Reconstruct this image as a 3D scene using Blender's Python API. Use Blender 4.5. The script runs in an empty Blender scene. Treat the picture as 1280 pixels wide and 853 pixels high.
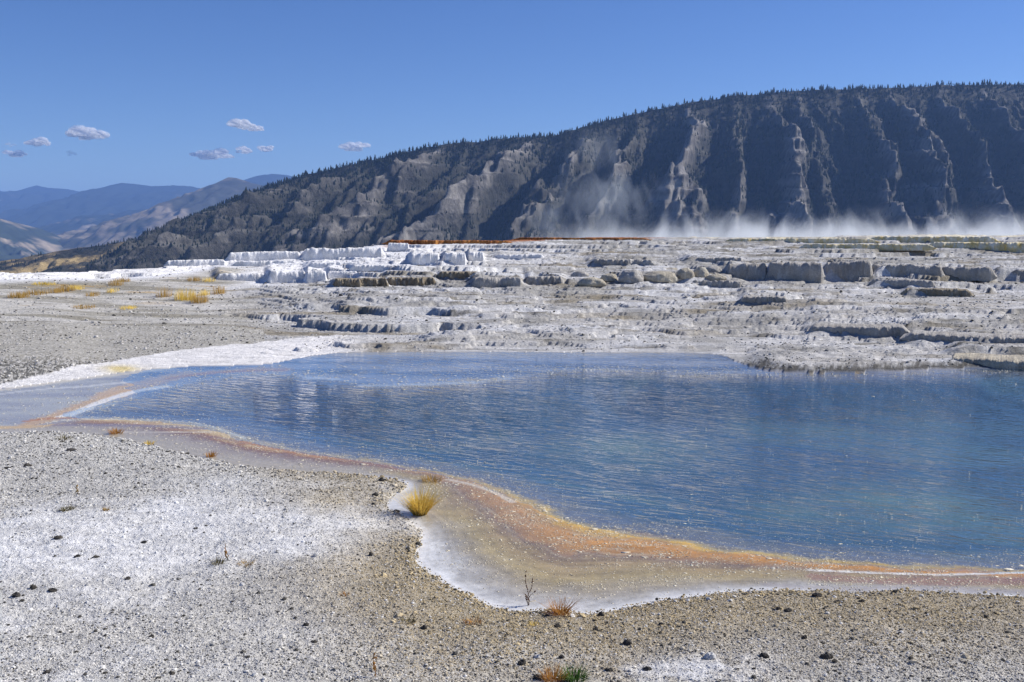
import bpy, math, random
import numpy as np

random.seed(7)
rng = np.random.default_rng(7)
scene = bpy.context.scene
COL = scene.collection
R = math.radians

# ------------------------------------------------------------------ camera, light, exposure
F = 1244.0                    # focal length in pixels of the 1280 px wide photograph
H = 4.0                       # eye height above the pool
PITCH = math.atan((426.5 - 290.0) / F)
cam_d = bpy.data.cameras.new('camera')
cam_d.sensor_width = 36.0
cam_d.lens = F / 1280.0 * 36.0
cam_d.clip_start = 0.1
cam_d.clip_end = 90000.0
cam = bpy.data.objects.new('camera', cam_d)
COL.objects.link(cam)
cam.location = (0, 0, H)
cam.rotation_euler = (R(90) - PITCH, 0, 0)
scene.camera = cam

SUN_EL, SUN_AZ = 36.0, 73.0   # azimuth from straight ahead (+Y) towards the right (+X)
world = bpy.data.worlds.new('World')
scene.world = world
world.use_nodes = True
wn = world.node_tree
for n in list(wn.nodes):
    wn.nodes.remove(n)
wo = wn.nodes.new('ShaderNodeOutputWorld')
wb = wn.nodes.new('ShaderNodeBackground')
ws = wn.nodes.new('ShaderNodeTexSky')
ws.sky_type = 'NISHITA'
ws.sun_disc = False
ws.sun_elevation = R(SUN_EL)
ws.sun_rotation = R(SUN_AZ)
ws.altitude = 2000
ws.air_density = 1.0
ws.dust_density = 0.5
ws.ozone_density = 4.0
wb.inputs['Strength'].default_value = 0.073
wh = wn.nodes.new('ShaderNodeHueSaturation')
wh.inputs['Hue'].default_value = 0.515
wh.inputs['Saturation'].default_value = 1.20
wn.links.new(ws.outputs[0], wh.inputs['Color'])
wn.links.new(wh.outputs[0], wb.inputs[0])
wn.links.new(wb.outputs[0], wo.inputs[0])

sd_ = bpy.data.lights.new('sun', 'SUN')
sd_.energy = 4.2
sd_.angle = R(0.53)
sd_.color = (1.0, 0.95, 0.87)
sun = bpy.data.objects.new('sun', sd_)
COL.objects.link(sun)
sun.location = (60, 20, 60)
sun.rotation_euler = (R(90 - SUN_EL), 0, -R(SUN_AZ) + math.pi)   # light travels away from the sun

vs = scene.view_settings
vs.view_transform = 'Standard'
vs.look = 'None'
vs.gamma = 1.0
vs.exposure = 0.6
vs.use_curve_mapping = False
scene.display_settings.display_device = 'sRGB'
cy = scene.cycles
cy.use_denoising = True
cy.max_bounces = 8
cy.volume_bounces = 3
cy.transparent_max_bounces = 12
cy.volume_max_steps = 128
cy.sample_clamp_indirect = 5

# ------------------------------------------------------------------ numbers: projection, noise, distances
cp, sp = math.cos(PITCH), math.sin(PITCH)

def ray(px, py):
    """direction per metre of +Y through a photograph pixel"""
    dx, dz = (px - 640.0) / F, (426.5 - py) / F
    y = cp + dz * sp
    z = -sp + dz * cp
    return dx / y, z / y

def G(px, py, z=0.0):
    a, b = ray(px, py)
    y = (z - H) / b
    return (a * y, y)

def GL(pts, z=0.0):
    return np.array([G(p[0], p[1], z) for p in pts], float)

def _hash(ix, iy, iz, seed):
    h = (ix.astype(np.int64) * 374761393 + iy.astype(np.int64) * 668265263 + iz * 2147483647 + seed * 1274126177) & 0xffffffff
    h = ((h ^ (h >> 13)) * 1274126177) & 0xffffffff
    return h ^ (h >> 16)

def noise(x, y, seed=0):
    """2D gradient noise, about -1..1"""
    x = np.asarray(x, float); y = np.asarray(y, float)
    ix, iy = np.floor(x), np.floor(y)
    fx, fy = x - ix, y - iy
    ix = ix.astype(np.int64); iy = iy.astype(np.int64)
    u, v = fx * fx * fx * (fx * (fx * 6 - 15) + 10), fy * fy * fy * (fy * (fy * 6 - 15) + 10)
    def g(ox, oy):
        h = _hash(ix + ox, iy + oy, 0, seed) % 4096 * (2 * math.pi / 4096)
        return np.cos(h) * (fx - ox) + np.sin(h) * (fy - oy)
    a = g(0, 0) * (1 - u) + g(1, 0) * u
    b = g(0, 1) * (1 - u) + g(1, 1) * u
    return (a * (1 - v) + b * v) * 1.5

def fbm(x, y, oct=4, seed=0, gain=0.5, lac=2.03):
    s, a, n = 0.0, 1.0, 0.0
    for o in range(oct):
        s = s + a * noise(x * lac ** o + 17.3 * o, y * lac ** o - 9.1 * o, seed + o * 7)
        n += a
        a *= gain
    return s / n

def ridged(x, y, oct=4, seed=0, gain=0.5):
    s, a, n = 0.0, 1.0, 0.0
    for o in range(oct):
        s = s + a * (1 - np.abs(noise(x * 2.03 ** o, y * 2.03 ** o, seed + o * 5)) * 1.6)
        n += a
        a *= gain
    return s / n

def sstep(a, b, x):
    t = np.clip((x - a) / (b - a), 0, 1)
    return t * t * (3 - 2 * t)

def mix(a, b, t):
    return a + (b - a) * t

def dist_poly(x, y, P, closed=False):
    d = np.full(x.shape, 1e9)
    n = len(P)
    for i in range(n if closed else n - 1):
        ax, ay = P[i]; bx, by = P[(i + 1) % n]
        ex, ey = bx - ax, by - ay
        L = ex * ex + ey * ey + 1e-12
        t = np.clip(((x - ax) * ex + (y - ay) * ey) / L, 0, 1)
        q = (x - ax - t * ex) ** 2 + (y - ay - t * ey) ** 2
        np.minimum(d, q, out=d)
    return np.sqrt(d)

def inside(x, y, P):
    r = np.zeros(x.shape, bool)
    n = len(P)
    for i in range(n):
        ax, ay = P[i]; bx, by = P[(i + 1) % n]
        if ay == by:
            continue
        c = ((ay > y) != (by > y)) & (x < (bx - ax) * (y - ay) / (by - ay) + ax)
        r ^= c
    return r

def smooth(P, n=2):
    P = [tuple(p) for p in P]
    for _ in range(n):
        Q = [P[0]]
        for i in range(len(P) - 1):
            a, b = P[i], P[i + 1]
            Q.append((a[0] * .75 + b[0] * .25, a[1] * .75 + b[1] * .25))
            Q.append((a[0] * .25 + b[0] * .75, a[1] * .25 + b[1] * .75))
        Q.append(P[-1])
        P = Q
    return np.array(P)

# ------------------------------------------------------------------ materials
class NT:
    def __init__(s, name):
        s.m = bpy.data.materials.new(name)
        s.m.use_nodes = True
        s.t = s.m.node_tree
        for n in list(s.t.nodes):
            s.t.nodes.remove(n)
        s.out = s.n('ShaderNodeOutputMaterial')
    def n(s, k, **kw):
        n = s.t.nodes.new(k)
        for a, b in kw.items():
            setattr(n, a, b)
        return n
    def put(s, sock, v):
        if isinstance(v, bpy.types.NodeSocket):
            s.t.links.new(v, sock)
        elif isinstance(v, (tuple, list)) and len(v) == 3 and sock.type == 'RGBA':
            sock.default_value = (*v, 1)
        else:
            sock.default_value = v
    def math(s, op, a, b=0.0, c=0.0, clamp=False):
        n = s.n('ShaderNodeMath', operation=op, use_clamp=clamp)
        s.put(n.inputs[0], a); s.put(n.inputs[1], b); s.put(n.inputs[2], c)
        return n.outputs[0]
    def mixc(s, f, a, b, blend='MIX'):
        n = s.n('ShaderNodeMix', data_type='RGBA', blend_type=blend)
        s.put(n.inputs[0], f); s.put(n.inputs[6], a); s.put(n.inputs[7], b)
        return n.outputs[2]
    def pos(s):
        return s.n('ShaderNodeNewGeometry').outputs['Position']
    def mapping(s, v, scale=(1, 1, 1), rot=(0, 0, 0), loc=(0, 0, 0)):
        n = s.n('ShaderNodeMapping')
        s.put(n.inputs['Vector'], v)
        n.inputs['Scale'].default_value = scale
        n.inputs['Rotation'].default_value = rot
        n.inputs['Location'].default_value = loc
        return n.outputs[0]
    def noise(s, v, scale, detail=4, rough=0.55, dist=0.0):
        n = s.n('ShaderNodeTexNoise')
        s.put(n.inputs['Vector'], v)
        n.inputs['Scale'].default_value = scale
        n.inputs['Detail'].default_value = detail
        n.inputs['Roughness'].default_value = rough
        n.inputs['Distortion'].default_value = dist
        return n.outputs[0]
    def ramp(s, f, stops):
        n = s.n('ShaderNodeValToRGB')
        e = n.color_ramp.elements
        while len(e) < len(stops):
            e.new(0.5)
        for i, (p, c) in enumerate(stops):
            e[i].position = p
            e[i].color = (*c, 1) if len(c) == 3 else c
        s.put(n.inputs[0], f)
        return n.outputs[0]
    def rng(s, v, a, b, c=0.0, d=1.0):
        n = s.n('ShaderNodeMapRange')
        s.put(n.inputs[0], v)
        for i, q in enumerate((a, b, c, d)):
            n.inputs[i + 1].default_value = q
        return n.outputs[0]
    def bump(s, h, strength, dist, normal=None):
        n = s.n('ShaderNodeBump')
        n.inputs['Strength'].default_value = strength
        n.inputs['Distance'].default_value = dist
        s.put(n.inputs['Height'], h)
        if normal is not None:
            s.put(n.inputs['Normal'], normal)
        return n.outputs[0]
    def bsdf(s, col, rough=0.9, normal=None, spec=0.25):
        b = s.n('ShaderNodeBsdfPrincipled')
        s.put(b.inputs['Base Color'], col)
        s.put(b.inputs['Roughness'], rough)
        b.inputs['Specular IOR Level'].default_value = spec
        if normal is not None:
            s.put(b.inputs['Normal'], normal)
        s.t.links.new(b.outputs[0], s.out.inputs['Surface'])
        return b
    def attr(s, name, kind='GEOMETRY'):
        n = s.n('ShaderNodeAttribute', attribute_name=name, attribute_type=kind)
        return n

def mat_ground():
    s = NT('travertine_ground')
    p = s.pos()
    c = s.attr('col').outputs['Color']
    wet = s.attr('wet').outputs['Fac']
    g1 = s.noise(p, 60, 3, 0.7)
    g2 = s.noise(p, 9, 5, 0.65)
    g3 = s.noise(s.mapping(p, (0.6, 1.6, 3.0)), 2.2, 5, 0.6)
    k = s.math('ADD', s.math('MULTIPLY', g1, 0.5), s.math('ADD', s.math('MULTIPLY', g2, 0.8), s.math('MULTIPLY', g3, 0.7)))
    k = s.rng(k, 0.72, 1.28, 0.62, 1.32)
    kk = s.n('ShaderNodeMix', data_type='FLOAT')
    s.put(kk.inputs[0], wet); s.put(kk.inputs[2], k); s.put(kk.inputs[3], s.rng(g2, 0.3, 0.7, 0.88, 1.12))
    col = s.mixc(1.0, c, kk.outputs[0], 'MULTIPLY')
    wq = s.mapping(s.mapping(p, (1, 1, 1), (0, 0, R(25))), (0.55, 1.6, 1))
    dots = s.noise(wq, 34, 3, 0.7)
    dark = s.noise(wq, 21, 3, 0.7)
    spk = s.math('MULTIPLY', s.rng(dots, 0.60, 0.68, 0, 0.7), s.math('MULTIPLY', wet, s.rng(s.noise(wq, 1.4, 3, 0.6), 0.35, 0.65, 0.15, 1.0)))
    col = s.mixc(spk, col, (0.66, 0.60, 0.46))
    spd = s.math('MULTIPLY', s.rng(dark, 0.58, 0.70, 0, 0.45), wet)
    col = s.mixc(spd, col, (0.17, 0.13, 0.10))
    h = s.math('ADD', s.math('MULTIPLY', g1, 0.25), g2)
    dry = s.math('SUBTRACT', 1.0, wet)
    n = s.bump(s.math('MULTIPLY', h, s.math('MAXIMUM', dry, 0.16)), 0.9, 0.06)
    rr = s.rng(wet, 0, 1, 0.92, 0.24)
    bb = s.bsdf(col, rr, n, 0.15)
    s.put(bb.inputs['Specular IOR Level'], s.rng(wet, 0, 1, 0.15, 0.36))
    return s.m

def mat_water():
    s = NT('pool_water')
    p = s.pos()
    rip = s.attr('rip').outputs['Fac']
    # wave trains running slantwise across the pool, broken up by gusts
    q1 = s.mapping(p, (1, 1, 1), (0, 0, R(30))); q2 = s.mapping(p, (1, 1, 1), (0, 0, R(18))); q3 = s.mapping(p, (1, 1, 1), (0, 0, R(50)))
    w1 = s.noise(s.mapping(q1, (1.15, 5.6, 1)), 1.0, 1.6, 0.5, 0.8)
    w2 = s.noise(s.mapping(q2, (2.4, 10.0, 1)), 1.0, 1, 0.5, 0.6)
    w3 = s.noise(s.mapping(q3, (0.45, 1.9, 1)), 1.0, 1, 0.5)
    gust = s.rng(s.noise(s.mapping(p, (0.10, 0.22, 1)), 1.0, 3, 0.5), 0.35, 0.68, 0.45, 1.35)
    h = s.math('ADD', s.math('MULTIPLY', w1, 1.0), s.math('ADD', s.math('MULTIPLY', w2, 0.24), s.math('MULTIPLY', w3, 0.7)))
    h = s.math('MULTIPLY', h, s.math('MULTIPLY', rip, gust))
    n = s.bump(h, 1.0, 0.21)
    fr = s.n('ShaderNodeFresnel')
    fr.inputs['IOR'].default_value = 1.33
    s.put(fr.inputs['Normal'], n)
    gl = s.n('ShaderNodeBsdfGlossy')
    s.put(gl.inputs['Roughness'], s.rng(rip, 0.1, 0.8, 0.03, 0.05))
    s.put(gl.inputs['Color'], (1, 1, 1))
    s.put(gl.inputs['Normal'], n)
    tr = s.n('ShaderNodeBsdfTransparent')
    s.put(tr.inputs['Color'], (0.93, 0.97, 0.98))
    mx = s.n('ShaderNodeMixShader')
    bf = s.n('ShaderNodeNewGeometry').outputs['Backfacing']
    fm = s.n('ShaderNodeMix', data_type='FLOAT')          # light coming up from the bed leaves at a steep, refracted angle
    s.put(fm.inputs[0], bf); s.put(fm.inputs[2], fr.outputs[0]); s.put(fm.inputs[3], 0.05)
    s.put(mx.inputs[0], fm.outputs[0])
    s.t.links.new(tr.outputs[0], mx.inputs[1])
    s.t.links.new(gl.outputs[0], mx.inputs[2])
    s.t.links.new(mx.outputs[0], s.out.inputs['Surface'])
    return s.m

def mat_rock(name, c1, c2, c3, scale=1.0, flute=0.0, bumpd=0.08, rough=0.9):
    s = NT(name)
    p = s.pos()
    a = s.noise(p, 1.3 * scale, 5, 0.6)
    b = s.noise(s.mapping(p, (1, 1, 0.22)), 4.0 * scale, 4, 0.65)
    d = s.noise(p, 14 * scale, 4, 0.7)
    col = s.mixc(s.rng(a, 0.38, 0.62), c1, c2)
    col = s.mixc(s.rng(b, 0.50, 0.68, 0, 0.85), col, c3)
    col = s.mixc(1.0, col, s.rng(d, 0.3, 0.7, 0.75, 1.2), 'MULTIPLY')
    h = s.math('ADD', d, s.math('MULTIPLY', b, 1.0 + flute))
    s.bsdf(col, rough, s.bump(h, 0.8, bumpd), 0.15)
    return s.m

def mat_plain(name, c1, c2, scale=20, rough=0.85, spec=0.2):
    s = NT(name)
    oc = s.n('ShaderNodeTexCoord').outputs['Object']
    a = s.noise(oc, scale, 3, 0.6)
    s.bsdf(s.mixc(s.rng(a, 0.35, 0.65), c1, c2), rough, None, spec)
    return s.m

def mat_pebble():
    s = NT('pebble_stone')
    c = s.attr('pcol', 'INSTANCER').outputs['Color']
    p = s.pos()
    d = s.noise(p, 90, 2, 0.6)
    s.bsdf(s.mixc(1.0, c, s.rng(d, 0.3, 0.7, 0.75, 1.2), 'MULTIPLY'), 0.95, None, 0.1)
    return s.m

def mat_vcol(name, rough=0.9, spec=0.15, gscale=0.02, gamp=0.3, bumpd=0.0, detail=6):
    s = NT(name)
    p = s.pos()
    c = s.attr('col').outputs['Color']
    d = s.noise(p, gscale, detail, 0.7)
    col = s.mixc(1.0, c, s.rng(d, 0.3, 0.7, 1 - gamp, 1 + gamp), 'MULTIPLY')
    n = None
    if bumpd:
        n = s.bump(d, 1.0, bumpd)
    s.bsdf(col, rough, n, spec)
    return s.m

def mat_blade(name, c1, c2):
    s = NT(name)
    oc = s.n('ShaderNodeTexCoord').outputs['Object']
    a = s.noise(oc, 25, 2, 0.5)
    col = s.mixc(s.rng(a, 0.35, 0.65), c1, c2)
    b = s.bsdf(col, 0.7, None, 0.2)
    tl = s.n('ShaderNodeBsdfTranslucent')
    s.put(tl.inputs['Color'], col)
    mx = s.n('ShaderNodeMixShader')
    mx.inputs[0].default_value = 0.35
    s.t.links.new(b.outputs[0], mx.inputs[1])
    s.t.links.new(tl.outputs[0], mx.inputs[2])
    s.t.links.new(mx.outputs[0], s.out.inputs['Surface'])
    return s.m

def mat_volume(name, color, density, het=None, absorb=(0, 0, 0), aniso=0.0):
    s = NT(name)
    v = s.n('ShaderNodeVolumePrincipled')
    s.put(v.inputs['Color'], color)
    s.put(v.inputs['Absorption Color'], absorb)
    v.inputs['Anisotropy'].default_value = aniso
    v.inputs['Density'].default_value = density
    if het:
        s.put(v.inputs['Density'], het(s, density))
    s.t.links.new(v.outputs[0], s.out.inputs['Volume'])
    return s.m

# ------------------------------------------------------------------ object helpers
def np_mesh(name, V, Fq, tri=False, attrs=None, smooth_=True):
    """V (n,3); Fq (m,4) or (m,3)"""
    me = bpy.data.meshes.new(name)
    V = np.ascontiguousarray(V, np.float32)
    Fq = np.ascontiguousarray(Fq, np.int32)
    k = Fq.shape[1]
    me.vertices.add(len(V)); me.vertices.foreach_set('co', V.ravel())
    me.loops.add(Fq.size); me.loops.foreach_set('vertex_index', Fq.ravel())
    me.polygons.add(len(Fq))
    me.polygons.foreach_set('loop_start', np.arange(0, Fq.size, k, dtype=np.int32))
    me.polygons.foreach_set('loop_total', np.full(len(Fq), k, np.int32))
    me.polygons.foreach_set('use_smooth', np.full(len(Fq), smooth_, bool))
    me.update(calc_edges=True)
    for nm, (kind, arr) in (attrs or {}).items():
        a = me.attributes.new(nm, kind, 'POINT')
        arr = np.ascontiguousarray(arr, np.float32)
        a.data.foreach_set({'FLOAT': 'value', 'FLOAT_COLOR': 'color', 'FLOAT_VECTOR': 'vector'}[kind], arr.ravel())
    return me

def rgba(c):
    c = np.asarray(c, np.float32)
    return np.concatenate([c, np.ones((len(c), 1), np.float32)], 1)

def grid_faces(nr, nc, mask=None):
    i = np.arange(nr * nc).reshape(nr, nc)
    q = np.stack([i[:-1, :-1], i[:-1, 1:], i[1:, 1:], i[1:, :-1]], -1).reshape(-1, 4)
    return q

def link(name, me, mat, parent=None, loc=None, **props):
    o = bpy.data.objects.new(name, me)
    COL.objects.link(o)
    if mat is not None and me is not None and not len(me.materials):
        me.materials.append(mat)
    if parent is not None:
        o.parent = parent
    if loc is not None:
        o.location = loc
    for k, v in props.items():
        if v is not None:
            o[k] = v
    return o

def pack(verts, faces):
    return np.array(verts, float), np.array(faces, int)

# ================================================================== THE SETTING
# ---- pool outline and colour bands, picked on the water level
near_px = [(-400, 540), (-150, 541), (0, 543), (60, 540), (120, 545), (170, 553), (215, 565), (270, 578), (330, 588),
           (400, 592), (440, 594), (480, 599), (503, 604), (508, 611), (491, 619), (483, 629), (488, 640), (503, 645),
           (515, 654), (528, 668), (524, 680), (518, 697), (526, 710), (548, 727), (575, 742), (600, 753), (625, 765),
           (650, 769), (680, 766), (692, 763), (715, 769), (740, 772), (770, 766), (800, 758), (850, 750), (900, 743),
           (960, 740), (1010, 740), (1060, 742), (1120, 740), (1180, 742), (1240, 746), (1280, 748), (1450, 752), (2000, 760)]
far_px = [(2300, 462), (1500, 461), (1280, 460), (1200, 461), (1130, 464), (1050, 466), (1000, 467), (960, 464),
          (935, 458), (915, 450), (900, 443), (860, 441), (760, 441), (640, 440), (520, 440), (430, 440), (380, 446),
          (335, 456), (300, 457), (230, 458), (170, 463), (110, 472), (60, 479), (0, 487), (-150, 495), (-400, 500)]
NEAR = smooth(GL(near_px), 2)
FAR = smooth(GL(far_px), 1)
WET = np.concatenate([NEAR, FAR])
deep_near_px = [(95, 518), (150, 522), (200, 524), (260, 529), (300, 543), (370, 560), (430, 568), (500, 578),
                (560, 589), (620, 604), (660, 622), (700, 641), (740, 652), (790, 662), (850, 670), (900, 680),
                (960, 688), (1020, 696), (1100, 701), (1180, 705), (1280, 707), (2000, 725)]
deep_far_px = [(2300, 463), (1500, 463), (1280, 462), (1000, 469), (900, 468), (860, 469), (830, 463), (700, 463),
               (640, 473), (600, 478), (520, 481), (460, 483), (435, 478), (400, 472), (330, 466), (260, 473),
               (205, 486), (150, 502), (95, 518)]
DNEAR = smooth(GL(deep_near_px), 2)
DEEP = np.concatenate([DNEAR, smooth(GL(deep_far_px), 1)])

# crest of the terraced mound as seen: (photo x, photo y, distance)
crest = np.array([(-700, 350, 60), (-200, 346, 60), (0, 343, 62), (100, 340, 66), (200, 336, 72), (240, 331, 78), (290, 325, 86), (380, 316, 95),
                  (480, 306, 100), (640, 300, 108), (760, 297, 113), (900, 295.5, 116), (1100, 294.5, 118),
                  (1280, 294, 120), (1600, 293, 120), (2400, 292, 120)], float)
ca = (crest[:, 0] - 640) / F / cp
cz = np.array([H + ray(p, q)[1] * d for p, q, d in crest])

def crest_at(a):
    return np.interp(a, ca, crest[:, 2]), np.interp(a, ca, cz)

def terr(z, s, lo=0.78):
    q = z / s
    f = np.floor(q)
    return s * (f + sstep(lo, 1.0, q - f))

def px_of(x, y):
    return 640 + (x / y) * F * cp

def height(x, y, wetinfo=None):
    """height of the ground sheet in metres over the pool's level"""
    x = np.asarray(x, float); y = np.asarray(y, float)
    if wetinfo is None:
        win = inside(x, y, WET); dw = dist_poly(x, y, WET, True)
        din = inside(x, y, DEEP); dd = dist_poly(x, y, DEEP, True)
    else:
        win, dw, din, dd = wetinfo
    a = x / y
    px = px_of(x, y)
    dc, zc = crest_at(a)
    t = np.clip((y - 31.0) / (dc - 31.0), 0, 1)
    left = sstep(380, 260, px)                      # gentle grassy flat on the left
    prof = mix(t, t ** 1.25, left)
    base = zc * prof
    far = sstep(0.0, 0.5, dw) * (y > 24)
    wob = fbm(x * 0.075, y * 0.12, 4, 3) * 0.55 + fbm(x * 0.5, y * 0.35, 3, 9) * 0.08 + fbm(x * 0.22, y * 0.6, 3, 10) * 0.14
    lobes = ridged(x * 0.28, y * 0.12, 3, 21) * 0.09
    b2 = base + (wob + lobes - 0.1) * sstep(0, 0.05, t) * (1 - 0.75 * sstep(0.93, 1.0, t)) * (1 - 0.75 * left * (1 - sstep(0.85, 1.0, t)))
    big = terr(b2, 0.30, 0.97)
    mid = terr(b2 + fbm(x * 0.35, y * 0.9, 3, 31) * 0.05, 0.115, 0.95)
    small = terr(b2 + fbm(x * 0.8, y * 1.6, 2, 33) * 0.03, 0.062, 0.88)
    sel = sstep(-0.25, 0.35, fbm(x * 0.05, y * 0.07, 2, 40))
    st = mix(mid, big, sstep(0.35, 0.65, sel)) + 0.8 * (small - b2)
    amt = 1 - 0.9 * left * (1 - sstep(0.82, 0.95, t))
    z = mix(b2, st, amt)
    rough = fbm(x * 1.7, y * 2.4, 4, 50, 0.65)
    z = z + rough * mix(0.035, 0.06, sstep(0, 0.4, t)) * (1 - 0.5 * left)
    z = z + 0.05
    bmp = np.zeros_like(z)
    for (q0, q1, yb, hb, tb_) in BUMPS:
        if np.min(y) > yb + 16 or np.max(y) < yb:
            continue
        wv_ = (px - q0) / (q1 - q0)
        wv_ = wv_ + 0.05 * noise(y * 0.8 + yb, y * 0, 91)
        k_ = sstep(-0.10, 0.14, wv_) * sstep(1.10, 0.86, wv_)
        b_ = hb * 0.95 * mix(1.0, tb_, np.clip(wv_, 0, 1)) * k_ * sstep(yb + 0.1, yb + 0.45, y) * (1 - sstep(yb + 1.2, yb + 15, y))
        bmp = np.maximum(bmp, b_)
    z = z + bmp
    # crumbly rocky rim of the far bank on the right, and the banked gravel at far left
    zfar = np.where(t > 0, z, 0.05 + rough * 0.03)
    rim = sstep(0.0, 0.6, dw) * sstep(930, 960, px)
    zfar = mix(0.012 + 0 * zfar, zfar, np.maximum(sstep(0.0, 1.0, dw), sstep(900, 960, px)))
    zfar = zfar + rim * (0.13 + 0.08 * fbm(x * 2.2, y * 2.2, 3, 61)) * (1 - 0.5 * sstep(0.0, 0.15, t))
    gl = sstep(0, 1.2, dw - 1.0) * sstep(140, 60, px)
    zfar = zfar + gl * 0.10
    # near bank
    lump = fbm(x * 0.45, y * 0.45, 3, 70) * 0.06 + fbm(x * 2.2, y * 2.2, 4, 71, 0.6) * 0.028 + fbm(x * 11, y * 11, 3, 73, 0.7) * 0.012
    znear = 0.015 + 0.10 * sstep(0, 1.6, dw) + 0.025 * sstep(0, 0.12, dw) + lump * sstep(0, 0.5, dw) + 0.5 * sstep(11, 2, y)
    znear = np.maximum(znear, 0.012)
    zdry = np.where(y < 24, znear, np.maximum(zfar, 0.012))
    # wet bed
    sh = -0.006 - 0.020 * sstep(0, 0.8, dw) + fbm(x * 1.4, y * 1.4, 4, 80) * 0.006 * sstep(0, 0.4, dw)
    expo = ((y < 24) | (px < 340)) * sstep(0.0, 0.35, dd) * (~din) * (0.4 + 0.6 * sstep(260, 120, px * (y > 24)))
    sh = mix(sh, 0.0035 + 0.0035 * fbm(x * 0.9, y * 1.6, 3, 82) , expo)
    ridge = np.exp(-((np.where(din, -dd, dd) - 0.08) / 0.10) ** 2) * sstep(0.2, 1.0, dw)
    sh = sh + ridge * 0.008 * (0.6 + noise(x * 3, y * 3, 81))
    dp = -0.03 - 0.75 * sstep(0, 4.0, dd)
    zb = np.where(din, dp, np.where((y < 24) | (px < 330), sh, np.minimum(sh, -0.003)))
    return np.where(win, zb, zdry)

BUMPS = []
def hit(px, py, y0=20.0, y1=135.0, n=2400):
    """where the sight line through a photograph pixel meets the ground sheet"""
    a, b = ray(px, py)
    ys = np.linspace(y0, y1, n)
    zs = height(ys * a, ys)
    r = H + b * ys
    k = np.nonzero(zs >= r)[0]
    i = k[0] if len(k) else n - 1
    return float(ys[i] * a), float(ys[i]), float(zs[i])

# ---- ground sheet
def build_ground():
    a_in = np.linspace(-0.60, 0.60, 1060)
    a_out = 0.60 + np.cumsum(np.linspace(0.01, 0.09, 12))
    A = np.concatenate([-a_out[::-1], a_in, a_out])
    inv = np.linspace(1 / 8.0, 1 / 31.0, 330)
    y_near = np.concatenate([np.array([0.8, 2.0, 4.0, 5.5, 6.6, 7.3]), 1 / inv])
    nf = 400
    T = np.linspace(0, 1, nf + 1)[1:]
    T = T ** 1.25
    nc = len(A)
    dc, zc = crest_at(A)
    Yn = np.repeat(y_near[:, None], nc, 1)
    Yf = 31 + (dc[None, :] - 31) * T[:, None]
    Y = np.concatenate([Yn, Yf], 0)
    X = Y * A[None, :]
    x, y = X.ravel(), Y.ravel()
    nearm = y < 40
    win = np.zeros(x.shape, bool); din = np.zeros(x.shape, bool)
    dw = np.full(x.shape, 20.0); dd = np.full(x.shape, 20.0)
    xs, ys = x[nearm], y[nearm]
    wx = xs + fbm(xs * 2.2, ys * 2.2, 3, 5) * 0.07 * np.clip(ys / 14, .7, 2)
    wy = ys + fbm(xs * 2.2, ys * 2.2, 3, 6) * 0.07 * np.clip(ys / 14, .7, 2)
    win[nearm] = inside(wx, wy, WET); dw[nearm] = dist_poly(wx, wy, WET, True)
    vx = xs + fbm(xs * 1.3, ys * 1.3, 4, 15) * 0.22
    vy = ys + fbm(xs * 1.3, ys * 1.3, 4, 16) * 0.22
    din[nearm] = inside(vx, vy, DEEP) & win[nearm]; dd[nearm] = dist_poly(vx, vy, DEEP, True)
    z = height(x, y, (win, dw, din, dd))
    col, wet = colours(x, y, z, win, dw, din, dd, X.shape)
    # the mound falls away behind its crest
    Yb = [dc + 3, dc + 8, dc + 20, dc + 60, dc + 180, dc + 420]
    zb = [zc - 0.5, zc - 2.5, zc - 9, zc - 34, zc - 90, zc * 0 - 172]
    xb = np.concatenate([q * A for q in Yb]); yb = np.concatenate(Yb); zzb = np.concatenate(zb)
    x = np.concatenate([x, xb]); y = np.concatenate([y, yb]); z = np.concatenate([z, zzb])
    cb = np.tile(np.array([[0.5, 0.48, 0.44]]), (len(xb), 1)); cb[3 * nc:] = (0.28, 0.23, 0.14)
    col = np.concatenate([col, cb]); wet = np.concatenate([wet, np.zeros(len(xb))])
    nr = X.shape[0] + len(Yb)
    me = np_mesh('ground', np.stack([x, y, z], 1), grid_faces(nr, nc), attrs={'col': ('FLOAT_COLOR', rgba(col)), 'wet': ('FLOAT', wet)})
    return link('ground', me, mat_ground(), kind='structure')

C = lambda *v: np.array(v, float)

def paint(col, m, c):
    return col + (C(*c)[None, :] - col) * np.clip(m, 0, 1)[:, None]

def chalk_at(x, y, px, dW, n1, n2):
    a = sstep(3.0, 0.0, dW + n1 * 1.9 + n2 * 0.7) * 0.82
    b = sstep(420, 120, px + n1 * 160) * sstep(12.4, 11.4, y + n1) * sstep(0.35, -0.3, n1 + n2 * 0.5) * 0.5
    c = sstep(8.9, 8.4, y + n1 * .5) * sstep(760, 860, px + n2 * 60) * sstep(1040, 900, px + n2 * 60) * sstep(-0.3, 0.3, n1 + n2) * 0.8
    return np.clip(np.maximum(np.maximum(a, b), c), 0, 1)

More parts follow.
